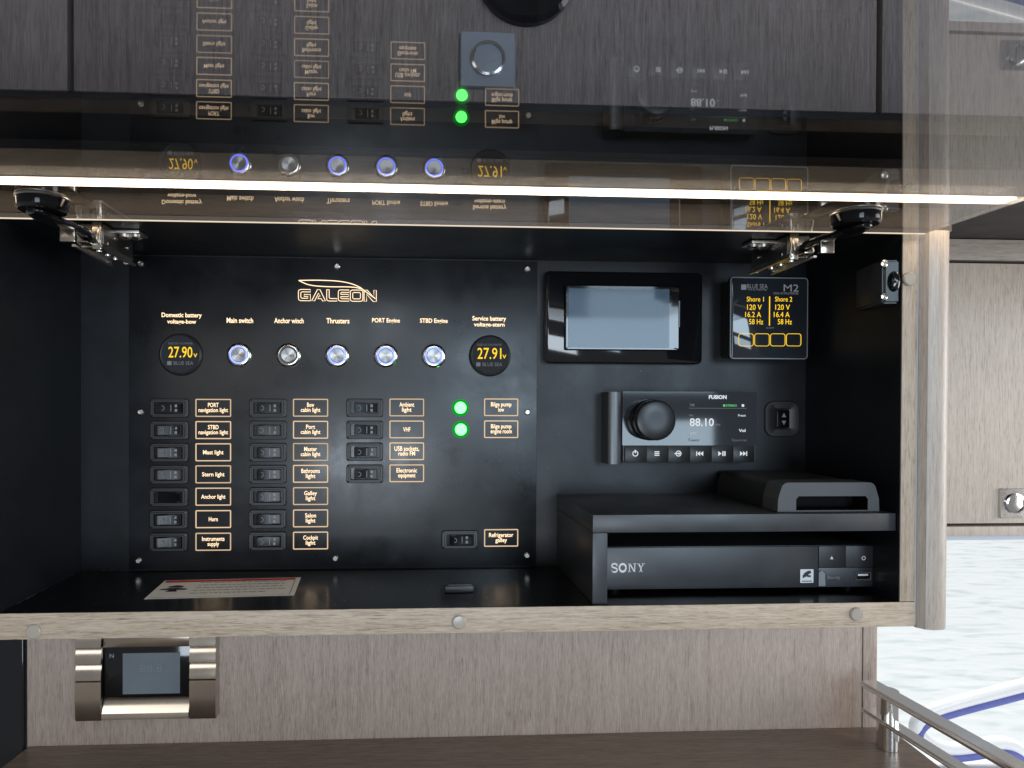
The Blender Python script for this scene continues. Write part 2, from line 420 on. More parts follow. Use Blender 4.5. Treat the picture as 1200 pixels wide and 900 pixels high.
# ---- counter
c_r0 = pZ(1034, 848, ZC); c_r1 = pZ(1102, 900, ZC)
dx = (c_r1.x - c_r0.x) / (c_r1.y - c_r0.y)
yf = -0.50
cl0 = pZ(30, 878, ZC); cl1 = pZ(3, 899, ZC); dxl = (cl1.x - cl0.x) / (cl1.y - cl0.y)
cpts = [(cl0.x - dxl * cl0.y, WY - 0.0015), (c_r0.x, WY - 0.0015), (c_r0.x + dx * (yf - WY), yf), (cl0.x + dxl * (yf - cl0.y), yf)]
V = [(x, y, ZC) for x, y in cpts] + [(x, y, ZC - 0.03) for x, y in cpts]
F = [(0, 1, 2, 3), (7, 6, 5, 4)] + [(i, (i + 1) % 4, 4 + (i + 1) % 4, 4 + i) for i in range(4)]
ct = link('counter', rel(me_from(V, F), (0, 0, ZC - 0.03)), None, (0, 0, ZC - 0.03), 'wood_counter')
tag(ct, 'dark brown wooden counter top below the cabinet', 'counter')

# ================================================================== MAIN CABINET
YF = -D
ZT = pY(500, 262, YF).z                            # underside of top board at the front
xs0, xs1 = XR, pY(1074, 500, YF).x                 # right stile
xp1 = pY(1117, 500, YF - 0.004).x                  # right post outer
cab = thing('wall_cabinet', 'open wall cabinet with black interior, pale wood front rail and rounded right post', 'cabinet', (-0.05, 0.0, zrb))
wbox('back_board', cab, 'black_board', XL - 0.02, XR + 0.02, 0.003, 0.018, ZF - 0.02, ZT + 0.03)
wbox('side_board', cab, 'black_board', XL - 0.018, XL, YF + 0.0184, 0.003, ZF, ZT)
wbox('side_lining', cab, 'black_board', XL - 0.0002, XL + 0.0004, YF + 0.0006, 0.0028, ZF + 0.0001, ZT)
wbox('side_board', cab, 'black_board', XR - 0.0004, XR + 0.0001, YF + 0.0006, 0.003, ZF + 0.0001, ZT)
wbox('side_board', cab, 'black_board', XR + 0.0002, XR + 0.012, YF + 0.0204, 0.003, ZF, ZT)
wbox('floor_board', cab, 'black_floor', XL, XR, YF + 0.0004, 0.006, ZF - 0.006, ZF)
wbox('top_board', cab, 'black_board', XL - 0.018, XR + 0.012, YF + 0.0012, 0.003, ZT + 0.0003, ZT + 0.016)
zr0 = zrb
wbox('bottom_rail', cab, 'wood_rail', -0.9, xs1, YF, YF + 0.018, zr0, ZF - 0.0062, 0.0)
wbox('bottom_rail_lip', cab, 'wood_rail', -0.9, xs1, YF - 0.0006, YF + 0.0002, zr0 + 0.0004, ZF - 0.0001, 0.0002)
wbox('stile', cab, 'wood_stile', xs0 + 0.0002, xs1, YF, YF + 0.02, ZF + 0.0002, ZT + 0.0002, 0.0006)
wbox('left_stile', cab, 'wood_stile', -0.9, XL - 0.0002, YF, YF + 0.018, ZF + 0.0002, ZT + 0.0002, 0.0006)
wbox('groove_seal', cab, 'grey_seal', xs1 + 0.0002, xs1 + 0.0018, YF + 0.0012, YF + 0.01, zr0 + 0.001, ZT)
# rounded post
pts = []
px0 = xs1 + 0.002; pw = xp1 - px0
zpb = pY(1095, 738, YF - 0.005).z
for i in range(9):                                 # rounded right-hand front corner
    a = math.radians(90 * i / 8); pts.append((px0 + pw - 0.012 + 0.012 * math.sin(a), YF - 0.006 + 0.012 - 0.012 * math.cos(a)))
poly = [(px0, YF + 0.001), (px0 + 0.004, YF - 0.0042), (px0 + 0.009, YF - 0.006)] + pts + [(px0 + pw, 0.045), (px0, 0.045)]
n = len(poly)
V = [(x, y, zpb) for x, y in poly] + [(x, y, ZT + 0.0002) for x, y in poly]
F = [tuple(range(n)), tuple(range(n, 2 * n))] + [(i, (i + 1) % n, n + (i + 1) % n, n + i) for i in range(n)]
org = (px0 + pw / 2, YF, zpb)
link('post', rel(shade(me_from(V, F), 30), org), cab, org, 'wood_post')
# clear bumpers on the front
bump_me = lathe([(0.0057, 0.0), (0.0057, -0.0012), (0.0048, -0.0022), (0.002, -0.0024)], 24)
bump_me.materials.append(MATS['bumper'])
for bx, by in ((40, 740), (538, 728.5), (1003, 719.5), (1065, 327)):
    link('bumper', bump_me, cab, pY(bx, by, YF - 0.0005))
# worn pale chips along the floor joint
chip_v, chip_f = [], []
def chip(a, b, t):
    s = len(chip_v); d = (b - a).normalized(); nn = Vector((-d.y, d.x, 0)) * t
    for q in (a - nn, b - nn, b + nn, a + nn): chip_v.append(q + Vector((0, 0, 0.0004)))
    chip_f.append((s, s + 1, s + 2, s + 3))
a0, a1 = Vector((XL + 0.0008, YF + 0.01, ZF)), Vector((XL + 0.0008, 0.0, ZF))
for i in range(26):
    t = random.random(); l = random.uniform(0.004, 0.022)
    a = a0.lerp(a1, t); chip(a, a + Vector((0, l * 0.4, 0)), random.uniform(0.0001, 0.0004))
for i in range(9):
    x = XL + random.random() * 0.07; chip(Vector((x, 0.0018, ZF)), Vector((x + random.uniform(0.002, 0.009), 0.0018, ZF)), 0.00025)
for i in range(60):                                # dust specks
    x = random.uniform(XL, XR); y = random.uniform(YF + 0.008, -0.004); q = Vector((x, y, ZF)); chip(q, q + Vector((0.0006, 0.0003, 0)), 0.0003)
p1, p2 = pZ(1016, 689, ZF), pZ(1047, 702, ZF)
chip(p1, p2, 0.0008)
ch = link('floor_scuffs', rel(me_from(chip_v, chip_f), (0, 0, ZF)), cab, (0, 0, ZF), 'bumper'); ch['kind'] = 'stuff'

# ================================================================== UPPER CABINET over the glass flap
YU = -0.309
ZU = pY(560, 118, YU).z
ZS = ZU - 0.0                                      # soffit level
ysb = pZ(560, 186, ZS).y                           # veneer / black border on the soffit
up = thing('upper_cabinet', 'overhead cabinet with dark taupe doors, seen through the smoked glass flap', 'cabinet', (-0.05, YF, ZS))
# front rail just above the opening
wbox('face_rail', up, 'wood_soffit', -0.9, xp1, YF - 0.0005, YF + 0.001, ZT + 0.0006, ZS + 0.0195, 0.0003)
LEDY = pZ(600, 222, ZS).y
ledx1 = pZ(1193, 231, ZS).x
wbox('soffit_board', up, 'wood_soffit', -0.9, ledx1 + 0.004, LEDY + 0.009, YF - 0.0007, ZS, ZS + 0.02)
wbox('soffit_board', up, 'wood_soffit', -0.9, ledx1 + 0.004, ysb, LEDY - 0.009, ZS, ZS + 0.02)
wbox('soffit_border', up, 'recess', -0.9, 0.9, YU + 0.02, ysb - 0.0006, ZS + 0.006, ZS + 0.02)
wbox('carcass', up, 'black_board', -0.9, 0.9, YU + 0.019, 0.06, ZS + 0.0205, 0.85)
# light strip
led = wbox('light_strip', up, 'led_warm', -0.9, ledx1, LEDY - 0.0052, LEDY + 0.0052, ZS - 0.0025, ZS + 0.004, 0.0008)
for s in (-1, 1):
    wbox('strip_profile', up, 'steel', -0.9, ledx1 + 0.003, LEDY + s * 0.0078 - 0.0008, LEDY + s * 0.0078 + 0.0008, ZS - 0.0004, ZS + 0.01)
# doors
zd0 = pY(560, 124, YU).z - 0.001
xa = pY(82, 60, YU).x; xb = pY(1031, 60, YU).x
for x0, x1 in ((-0.9, xa - 0.0014), (xa + 0.0014, xb - 0.0014), (xb + 0.0014, 0.9)):
    dd = wbox('door', up, 'wood_upper', x0, x1, YU, YU + 0.018, zd0 + 0.003, 0.84, 0.0015)
wbox('bottom_edge', up, 'black_board', -0.9, 0.9, YU + 0.002, YU + 0.0195, ZS + 0.0005, zd0)
# square lock plate with round push button on the middle door
def lock_plate(parent, c, half, r, mats):
    pl = link('lock_plate', loft([(half * 2, half * 2, 0.0012, 0.0), (half * 2, half * 2, 0.0012, -0.0022), (half * 2 - 0.001, half * 2 - 0.001, 0.001, -0.0028)]), parent, c, mats[0])
    link('button_rim', lathe([(r, -0.0028), (r, -0.0046), (r * 0.86, -0.0050), (r * 0.84, -0.0030)], 40, cap1=False), pl, c, mats[1])
    link('button', lathe([(r * 0.83, -0.0028), (r * 0.83, -0.0040), (r * 0.5, -0.0043), (0.001, -0.0044)], 40), pl, c, mats[2])
    return pl
lock_plate(up, pY(571, 72.5, YU), 32 * (pY(572, 72, YU).x - pY(571, 72, YU).x), 20 * (pY(572, 72, YU).x - pY(571, 72, YU).x), ('lock_face', 'chrome', 'lock_face'))
cpu = pY(616, -26, YU)
link('round_pull', lathe([(0.0265, 0), (0.0265, -0.004), (0.024, -0.0065), (0.018, -0.0065), (0.016, -0.003)], 48), up, cpu, 'gloss_black')

# ================================================================== GLASS FLAP
glr = pY(1079, 271, YF).x
yg0 = YF - 0.006; yg1 = -0.468
flap = thing('glass_flap_door', 'smoked glass flap door lifted open, mirroring the switch panel', 'flap door', (-0.05, yg0, ZG))
def gz(y): return ZG + math.tan(TILT) * (y - (-D))
gx0 = -0.62
TH = 0.004
V = [(x, y, gz(y) + t) for x in (gx0, glr) for y in (yg1, yg0) for t in (0, TH)]
F = [(0, 1, 3, 2), (4, 6, 7, 5), (0, 4, 5, 1), (2, 3, 7, 6), (0, 2, 6, 4), (1, 5, 7, 3)]
o = Vector(((gx0 + glr) / 2, yg0, ZG))
gp = link('glass_pane', rel(me_from(V, F), o), flap, o, 'smoked_glass')
gp.data.materials.append(MATS['smoked_glass_top'])
for pf in gp.data.polygons:
    if pf.normal.z > 0.5: pf.material_index = 1
# hinge edge: LED light in the glass painted as emission; right edge: polished metal
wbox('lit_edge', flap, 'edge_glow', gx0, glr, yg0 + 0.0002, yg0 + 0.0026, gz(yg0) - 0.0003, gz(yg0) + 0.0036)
V = [(glr + a, y, gz(y) + t) for a in (0.0002, 0.0009) for y in (yg1, yg0) for t in (0.001, 0.003)]
o = Vector((glr, yg0, ZG)); link('polished_edge', rel(me_from(V, F), o), flap, o, 'edge_strip')

# ================================================================== HINGES
def hinge(xc, s, label):
    """s = +1 : left hinge (body runs back towards the centre)"""
    cz = gz(-0.19)
    h = thing('concealed_hinge', label, 'hinge', (xc, -0.19, cz), 'hinges of the glass flap')
    yc = -0.19
    link('cup', lathe([(0.0160, -0.0002), (0.0165, -0.002), (0.0165, -0.0075), (0.0150, -0.0095), (0.006, -0.0100)], 40, axis='Z'), h, (xc, yc, gz(yc)), 'gloss_black')
    link('cup_ring', lathe([(0.0168, -0.0002), (0.0171, -0.0010), (0.0163, -0.0014)], 40, axis='Z', cap1=False), h, (xc, yc, gz(yc)), 'steel')
    link('screw', lathe([(0.0028, 0), (0.0026, -0.0012), (0.001, -0.0016)], 16, axis='Z'), h, (xc - s * 0.004, yc + 0.004, gz(yc) - 0.0098), 'screw_metal')
    # curved black arm
    path = sm([(xc - s * 0.002, yc - 0.010, cz - 0.0112), (xc, yc + 0.012, cz - 0.0125), (xc + s * 0.003, yc + 0.030, cz - 0.0115), (xc + s * 0.004, yc + 0.050, cz - 0.0105), (xc + s * 0.002, yc + 0.068, cz - 0.014)])
    am = rel(tube(path, [(0.0105 - 0.0055 * i / (len(path) - 1)) * min(1, 0.35 + 3.2 * i / len(path)) for i in range(len(path))], 14, 0.36), (xc, yc, cz))
    link('arm', am, h, (xc, yc, cz), 'gloss_black')
    # steel channel body hanging under the top board
    y0, y1 = yc + 0.062, yc + 0.136
    zt, zb = ZT - 0.002, ZT - 0.020
    def side(dx_, name, mat):
        pts = [(y0 + 0.006, zt - 0.002), (y0 + 0.002, zb + 0.004), (y0 + 0.012, zb), (y1 - 0.012, zb - 0.002), (y1, zb + 0.003), (y1 - 0.004, zt - 0.006), (y0 + 0.04, zt)]
        V = [(xc + dx_, y, z) for y, z in pts] + [(xc + dx_ + 0.0012, y, z) for y, z in pts]
        n = len(pts); F = [tuple(range(n)), tuple(range(n, 2 * n))] + [(i, (i + 1) % n, n + (i + 1) % n, n + i) for i in range(n)]
        link(name, rel(me_from(V, F), (xc, y0, zb)), h, (xc, y0, zb), mat)
    side(-0.0085, 'side_plate', 'steel'); side(0.0073, 'side_plate', 'steel')
    b = wbox('base_channel', h, 'nickel', xc - 0.0073, xc + 0.0073, y0 + 0.012, y1 - 0.006, zb + 0.0006, zb + 0.0022, 0.0004)
    for q in (0.22, 0.52, 0.8):
        link('rivet', lathe([(0.0026, 0.0), (0.0024, -0.0012), (0.001, -0.0015)], 14, axis='Z'), h, (xc + 0.001, y0 + 0.012 + q * (y1 - y0 - 0.02), zb + 0.0006), 'screw_metal')
    wbox('channel_body', h, 'hinge_dark', xc - 0.0098, xc + 0.0098, y0 + 0.011, y1 - 0.004, zb + 0.0028, zt + 0.0012, 0.0012)
    for q in (-1, 1):
        V = [(xc + q * 0.0102 + a_, y, z + t_) for a_ in (-0.0014, 0.0014) for y, z in ((y0 + 0.004, zb + 0.0005), (y1 - 0.002, zb - 0.0012)) for t_ in (-0.0012, 0.0006)]
        link('lip', rel(me_from(V, [(0, 1, 3, 2), (4, 6, 7, 5), (0, 4, 5, 1), (2, 3, 7, 6), (0, 2, 6, 4), (1, 5, 7, 3)]), (xc, y0, zb)), h, (xc, y0, zb), 'steel')
    wbox('clip_tab', h, 'nickel', xc + s * 0.002 - 0.0055, xc + s * 0.002 + 0.0055, yc + 0.030, yc + 0.034, cz - 0.023, cz - 0.012, 0.0008)
    wbox('front_plate', h, 'satin_steel', xc + s * 0.0065 - 0.0035, xc + s * 0.0065 + 0.0035, y0 + 0.006, y0 + 0.0076, zb - 0.002, ZT + 0.0, 0.0006)
    wbox('lever', h, 'nickel', xc - 0.004, xc + 0.004, y0 - 0.004, y0 + 0.016, zb + 0.001, zb + 0.0026, 0.0005)
    pin = lathe([(0.0022, -0.0105), (0.0022, 0.0105)], 14, axis='X', cap0=True)
    for q, zz in ((0.02, -0.004), (0.034, 0.004), (0.06, 0.002)):
        link('pin', pin, h, (xc, y0 + q, (zt + zb) / 2 + zz), 'screw_metal')
    # mounting plate with raised screws, screwed to the top board
    mp_ = wbox('mounting_plate', h, 'steel', xc + (0.009 if s > 0 else -0.030), xc + (0.030 if s > 0 else -0.009), yc + 0.092, yc + 0.112, ZT - 0.003, ZT - 0.0004, 0.0006)
    for k in (0, 1):
        link('screw', lathe([(0.0048, 0.0), (0.0048, -0.002), (0.003, -0.0032), (0.001, -0.0034)], 18, axis='Z'), mp_, (xc + s * (0.015 + 0.009 * k), yc + 0.102, ZT - 0.003), 'screw_metal')
    link('end_screw', lathe([(0.0034, 0.0), (0.0032, -0.0015), (0.001, -0.002)], 16), h, (xc + s * 0.002, y1 + 0.002, zb + 0.003), 'screw_metal')
    return h
xcl = pY(50, 233, -0.19).x
xcr = pY(1003, 246, -0.19).x
hinge(xcl, 1, 'steel and black cup hinge holding the glass flap above the domestic battery meter side')
hinge(xcr, -1, 'steel and black cup hinge holding the glass flap above the square multimeter')

# ================================================================== SWITCH PANEL
q0 = pY(151, 297, 0); q1 = pY(629, 664, 0)
pxl, pxr = pY(151, 480, 0).x, pY(629, 480, 0).x
pzt, pzb = ZT - 0.0015, ZF + 0.0015
pan = thing('switch_panel', 'black electrical switch panel with backlit labels, round buttons and rocker switches', 'control panel', ((pxl + pxr) / 2, 0.0, pzb))
wbox('plate', pan, 'black_panel', pxl, pxr, 0.0, 0.0027, pzb, pzt, 0.0004)
T = 0.00025
# screws
screw_me = join_me(lathe([(0.0031, 0.0), (0.0030, -0.0009), (0.0020, -0.0016), (0.0013, -0.0016), (0.0012, -0.0008)], 20))
screw_me.materials.append(MATS['screw_metal'])
for sx, sy in ((164.5, 308.5), (395, 312), (618, 315), (164.5, 483), (618, 483), (162.5, 657), (393, 654.5), (617.5, 651)):
    link('screw', screw_me, pan, pY(sx, sy, 0))
# logo : outlined capitals under a swoosh
LET = {  # outline capitals, 1 unit high
 'G': (1.22, [[(1.22, 1), (.25, 1), (.04, .93), (0, .75), (0, .25), (.04, .07), (.25, 0), (1.22, 0), (1.22, .56), (.58, .56), (.58, .38), (.97, .38), (.97, .22), (.34, .22), (.25, .3), (.25, .7), (.34, .78), (1.22, .78)]]),
 'A': (1.40, [[(0, 0), (.58, 1), (.84, 1), (1.40, 0), (1.10, 0), (.98, .2), (.62, .2), (.72, .4), (.86, .4), (.70, .70), (.30, 0)]]),
 'L': (1.05, [[(0, 1), (.25, 1), (.25, .30), (.33, .22), (1.05, .22), (1.05, 0), (.22, 0), (.04, .06), (0, .22)]]),
 'E': (1.10, [[(1.1, 1), (.22, 1), (.04, .94), (0, .78), (0, .22), (.04, .06), (.22, 0), (1.1, 0), (1.1, .22), (.33, .22), (.25, .3), (.25, .40), (1.04, .40), (1.04, .61), (.25, .61), (.25, .7), (.33, .78), (1.1, .78)]]),
 'O': (1.28, [[(.22, 1), (1.06, 1), (1.23, .94), (1.28, .78), (1.28, .22), (1.23, .06), (1.06, 0), (.22, 0), (.05, .06), (0, .22), (0, .78), (.05, .94)], [(.32, .78), (.96, .78), (1.03, .70), (1.03, .30), (.96, .22), (.32, .22), (.25, .30), (.25, .70)]]),
 'N': (1.25, [[(0, 0), (0, 1), (.32, 1), (1.0, .34), (1.0, 1), (1.25, 1), (1.25, 0), (.93, 0), (.25, .66), (.25, 0)]])}
parts, xx = [], 0.0
tot = sum(LET[c_][0] for c_ in 'GALEON') + 5 * 0.13
lc = pY(395.5, 346.3, 0); lw, lh = 91 * K, 13.2 * K
for c_ in 'GALEON':
    for lp_ in LET[c_][1]:
        pts_ = [((xx + x_) / tot * lw - lw / 2, -0.0004, (y_ - 0.5) * lh) for x_, y_ in lp_]
        parts.append(tube(pts_ + pts_[:2], 0.00036, 5, 0.6, False, Vector((0, 1, 0))))
    xx += LET[c_][0] + 0.13
lg = link('logo', join_me(*parts), pan, lc, 'label_light')
def swoosh(pts, r=0.00042):
    return tube([pY(x, y, -0.0006) for x, y in pts], r, 6, 0.5, True, Vector((0, 1, 0)))
s1 = sm([(350, 328.5), (372, 328.5), (398, 329.5), (417, 334), (430, 343), (434, 349)], 3)
P2 = lambda l: sm([Vector((a, b, 0)) for a, b in l], 3)
def sw(l): return swoosh([(v.x, v.y) for v in P2(l)])
mesh_sw = join_me(sw([(350, 328.6), (375, 328.2), (402, 329.6), (420, 335), (428, 341.5), (440, 350)]),
                  sw([(350, 328.6), (362, 334.5), (385, 336.2), (412, 336.0), (424, 338.2), (428, 341.5)]))
link('logo_swoosh', rel(mesh_sw, pY(395, 335, 0)), lg, pY(395, 335, 0), 'label_light')
# captions
for s, cx, cy, w, h in (('Domestic battery', 213, 370, 47, 7), ('voltage-bow', 213, 377.6, 34, 6.6),
                        ('Main switch', 281.2, 375.5, 31, 6.2), ('Anchor winch', 338.7, 375.8, 34.5, 6.2), ('Thrusters', 396, 376, 27, 6.2),
                        ('PORT Engine', 452.3, 376.2, 32.5, 6.8), ('STBD Engine', 508.4, 376.6, 32.5, 6.8),
                        ('Service battery', 573.3, 374, 39.5, 7), ('voltage-stern', 573.3, 381, 36, 6.4)):
    lettering(pan, s, cx, cy, 0, w, h, 'label_light', bold=0.018, name='caption')
# push buttons
fl_me = lathe([(0.0118, 0.0), (0.0118, -0.0016), (0.0106, -0.0030), (0.0092, -0.0034), (0.0088, -0.0034), (0.0084, -0.0026)], 48, cap1=False); fl_me.materials.append(MATS['chrome'])
ring_me = lathe([(0.0085, -0.0027), (0.0085, -0.0030), (0.0073, -0.0030), (0.0073, -0.0026)], 48, cap1=False)
ring_me.materials.append(MATS['ring_blue'])
ring_off = ring_me.copy(); ring_off.materials.clear(); ring_off.materials.append(MATS['ring_off'])
cap_me = lathe([(0.0072, -0.0024), (0.0072, -0.0036), (0.0067, -0.0040), (0.003, -0.0039), (0.0003, -0.0038)], 48); cap_me.materials.append(MATS['brushed_cap'])
for i, (cx, cy) in enumerate(((280.5, 416), (338.5, 416.3), (395.3, 416.6), (452.2, 417), (508.3, 417.2))):
    c = pY(cx, cy, 0)
    b = link('push_button', fl_me, pan, c)
    link('light_ring', ring_off if i == 1 else ring_me, b, c); link('cap', cap_me, b, c)
    if i == 1: b['label'] = 'push button with unlit ring'
# round voltmeters
rim_me = lathe([(0.0205, 0.0), (0.0205, -0.0018), (0.0196, -0.0030), (0.0186, -0.0034), (0.0178, -0.0030)], 56, cap1=False); rim_me.materials.append(MATS['black_plastic'])
disp_me = lathe([(0.0180, -0.0026), (0.0178, -0.0029), (0.0100, -0.0029), (0.0005, -0.0029)], 56); disp_me.materials.append(MATS['screen_glass'])
for cx, cy, val in ((212, 415.5, '27.90'), (574, 417, '27.91')):
    c = pY(cx, cy, 0); v = link('voltmeter', rim_me, pan, c)
    link('display', disp_me, v, c)
    Y = -0.0030
    lettering(v, val, cx - 0.5, cy - 2.8, Y, 28, 13, 'oled_amber', bold=0.004)
    lettering(v, 'V', cx + 17, cy + 1.0, Y, 4.5, 4.5, 'oled_amber', bold=0.02)
    lettering(v, 'OLED DC VOLTMETER', cx - 0.5, cy - 13, Y, 29, 2.3, 'oled_dim', bold=0.0)
    lettering(v, 'BLUE SEA', cx + 3, cy + 10.0, Y, 23, 4.2, 'oled_dim', bold=0.0)
    lm = loft([(5 * K, 4.6 * K, 0.0002, -0.0002)], False, True); link('emblem', lm, v, pY(cx - 13.5, cy + 10.0, Y), 'oled_dim')
# rocker switches
hous = loft([(43 * K, 21.5 * K, 0.0022, 0.0), (43 * K, 21.5 * K, 0.0022, -0.0020), (41.4 * K, 20 * K, 0.0018, -0.0026), (37 * K, 17.2 * K, 0.0016, -0.0026),
             (36 * K, 16.4 * K, 0.0014, -0.0034), (33 * K, 14 * K, 0.0010, -0.0034), (32 * K, 13.2 * K, 0.0009, 0.0005)], False, True)
hous.materials.append(MATS['black_plastic'])
def rocker_mesh(s):
    w, h = 27 * K, 11.2 * K
    pr = [(-w / 2, -0.0052), (-w / 2 + 0.0008, -0.0058), (0.0, -0.0034), (w / 2 - 0.0006, -0.0026), (w / 2, -0.0020)]
    pr = [(x * s + 1.5 * K, y) for x, y in pr]
    V = [(x, y, -h / 2) for x, y in pr] + [(x, y, h / 2) for x, y in pr] + [(x, 0.0008, -h / 2) for x, y in pr] + [(x, 0.0008, h / 2) for x, y in pr]
    n = len(pr); F = []
    for i in range(n - 1):
        F += [(i, i + 1, n + i + 1, n + i), (2 * n + i, 3 * n + i, 3 * n + i + 1, 2 * n + i + 1), (i, 2 * n + i, 2 * n + i + 1, i + 1), (n + i, n + i + 1, 3 * n + i + 1, 3 * n + i)]
    F += [(0, n, 3 * n, 2 * n), (n - 1, 3 * n - 1, 4 * n - 1, 2 * n - 1)]
    me = me_from(V, F); bm = bmesh.new(); bm.from_mesh(me)
    bmesh.ops.bevel(bm, geom=[e for e in bm.edges if e.calc_face_angle(0) > 0.6], offset=0.0004, segments=2, affect='EDGES')
    bm.to_mesh(me); bm.free(); shade(me, 40); me.materials.append(MATS['gloss_rocker']); return me
rk = {1: rocker_mesh(1), -1: rocker_mesh(-1)}
# printed marks on the rocker: ring at the raised end, bars and lens squares at the other
def marks():
    a = lathe([(2.9 * K, 0), (2.9 * K, -0.0001), (2.1 * K, -0.0001), (2.1 * K, 0)], 20, cap1=False)
    a.transform(Matrix.Translation((-6.5 * K, -0.0051, 0)) @ Matrix.Rotation(math.radians(-14), 4, 'Z'))
    me = a
    for z in (-2.6 * K, 2.6 * K):
        b = box_me(6.8 * K, 9.6 * K, -0.0032, -0.0031, z - 1.6 * K, z + 1.6 * K); me = join_me(me, b)
    b = box_me(2.2 * K, 3.0 * K, -0.0035, -0.0034, -4 * K, 4 * K); me = join_me(me, b)
    me.materials.clear(); me.materials.append(MATS['grey_print']); return me
mk = marks()
def switch(cx, cy, s=1, label=None):
    c = pY(cx, cy, 0); h = link('rocker_switch', hous, pan, c)
    r = link('rocker', rk[s], h, c)
    r.rotation_euler = (random.uniform(-0.02, 0.02), 0, random.uniform(-0.035, 0.035))
    if s == 1: link('marking', mk, h, c)
    if label: h['label'] = label
col1 = ['PORT|navigation light', 'STBD|navigation light', 'Mast light', 'Stern light', 'Anchor light', 'Horn', 'Instruments|supply']
col2 = ['Bow|cabin light', 'Port|cabin light', 'Master|cabin light', 'Bathrooms|light', 'Galley|light', 'Salon|light', 'Cockpit|light']
col3 = ['Ambient|light', 'VHF', 'USB sockets,|radio FM', 'Electronic|equipment']
col4 = ['Bilge pump|bow', 'Bilge pump|engine room']
FRM = []
for i_ in range(4):
    fr_me = ring_line(41 * K, 21 * K, 1.4 * K, 1.25 * K); fr_me.materials.append(MATS['frame_light_%d' % i_]); FRM.append(fr_me)
CW = {'PORT': 12.5, 'STBD': 12.5, 'navigation light': 34.5, 'cabin light': 23, 'VHF': 8.5, 'USB sockets,': 29, 'radio FM': 19.5}
def plate_label(txt, cx, cy):
    c = pY(cx, cy, 0); f = link('label_frame', random.choice(FRM), pan, c)
    ls = txt.split('|')
    for i, s in enumerate(ls):
        w = CW.get(s, 2.25 * len(s) + (1.5 if s[0].isupper() else 0))
        desc = any(ch in 'gpyj,' for ch in s); asc = any(ch in 'bdfhklt' or ch.isupper() or ch == 'i' for ch in s)
        hh = (3.6 if not asc else 5.1) + (1.4 if desc else 0)
        base = cy + (0.6 if len(ls) == 1 else (-2.9 + 6.0 * i)) + 2.0
        lettering(f, s, cx + (0 if len(ls) == 1 else 0), base - hh / 2 + (1.4 if desc else 0), 0, w, hh, 'label_light', bold=0.012)
rows1 = [478, 504, 530, 555.8, 582, 608.3, 634.8]
rows2 = [477.8, 503.6, 529.6, 555.2, 581.3, 607.4, 633.4]
rows3 = [477.5, 503.2, 528.8, 554.6]
for i, t in enumerate(col1):
    plate_label(t, 250, rows1[i]); switch(199 - 0.15 * i, rows1[i] + 0.2, -1 if i == 4 else 1, 'rocker pressed the other way than its column' if i == 4 else None)
for i, t in enumerate(col2): plate_label(t, 364, rows2[i]); switch(314.5 - 0.1 * i, rows2[i] + 0.4)
for i, t in enumerate(col3): plate_label(t, 476.7, rows3[i]); switch(427.5, rows3[i] + 0.6)
for i, t in enumerate(col4): plate_label(t, 587.3, rows3[i] - 0.2)
plate_label('Refrigerator|galley', 587.3, 630.3); switch(538.7, 632, 1)
# green pilot lights
pl_me = lathe([(0.0086, 0.0), (0.0083, -0.0008), (0.0064, -0.0016), (0.0058, -0.0016)], 28, cap1=False); pl_me.materials.append(MATS['halo_glow'])  # collar given a green emission in place of the halo around the lamp
dome = lathe([(0.0058, -0.0012), (0.0054, -0.0030), (0.0042, -0.0046), (0.0024, -0.0056), (0.0004, -0.0060)], 28); dome.materials.append(MATS['led_green'])
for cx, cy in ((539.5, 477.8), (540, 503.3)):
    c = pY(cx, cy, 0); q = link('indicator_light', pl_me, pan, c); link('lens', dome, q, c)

# ================================================================== TOUCHSCREEN in black frame
YB = 0.003                                          # back board face
def kx(px, py, Y): return (pY(px + 1, py, Y) - pY(px, py, Y)).x
ty = -0.006
c = pY(731.5, 372.5, ty); k = kx(731, 372, ty)
ts = thing('display_screen', 'blank touchscreen display in a glossy black frame beside the switch panel', 'display', (c.x, YB, c.z - 53 * k))
cb = Vector((c.x, YB, c.z))
link('frame', loft([(185 * k, 106 * k, 6 * k, 0.0), (185 * k, 106 * k, 6 * k, -0.0075), (181 * k, 102 * k, 5 * k, -0.009)]), ts, cb, 'gloss_black')
c2 = pY(729.5, 372.5, -0.011); k2 = kx(729, 372, -0.011)
bz = link('bezel', loft([(134 * k2, 75 * k2, 2 * k2, 0.0), (134 * k2, 75 * k2, 2 * k2, -0.0045), (131.5 * k2, 72.5 * k2, 1.5 * k2, -0.0055), (124 * k2, 70 * k2, 1 * k2, -0.0055, -2.0 * k2, 0)]), ts, Vector((c2.x, YB - 0.009, c2.z)), 'gloss_black')
c3 = pY(725.5, 373, -0.0118); k3 = kx(725, 373, -0.0118)
link('screen', loft([(118 * k3, 68 * k3, 0.4 * k3, 0.0), (118 * k3, 68 * k3, 0.4 * k3, -0.0004)]), bz, Vector((c3.x, YB - 0.0145, c3.z)), 'touch_screen')
link('side_slot', box_me(-0.0006, 0.0006, -0.0005, 0, -0.013, 0.013), bz, Vector((pY(796, 368, -0.0118).x, YB - 0.0145, pY(796, 368, -0.0118).z)), 'grey_print')

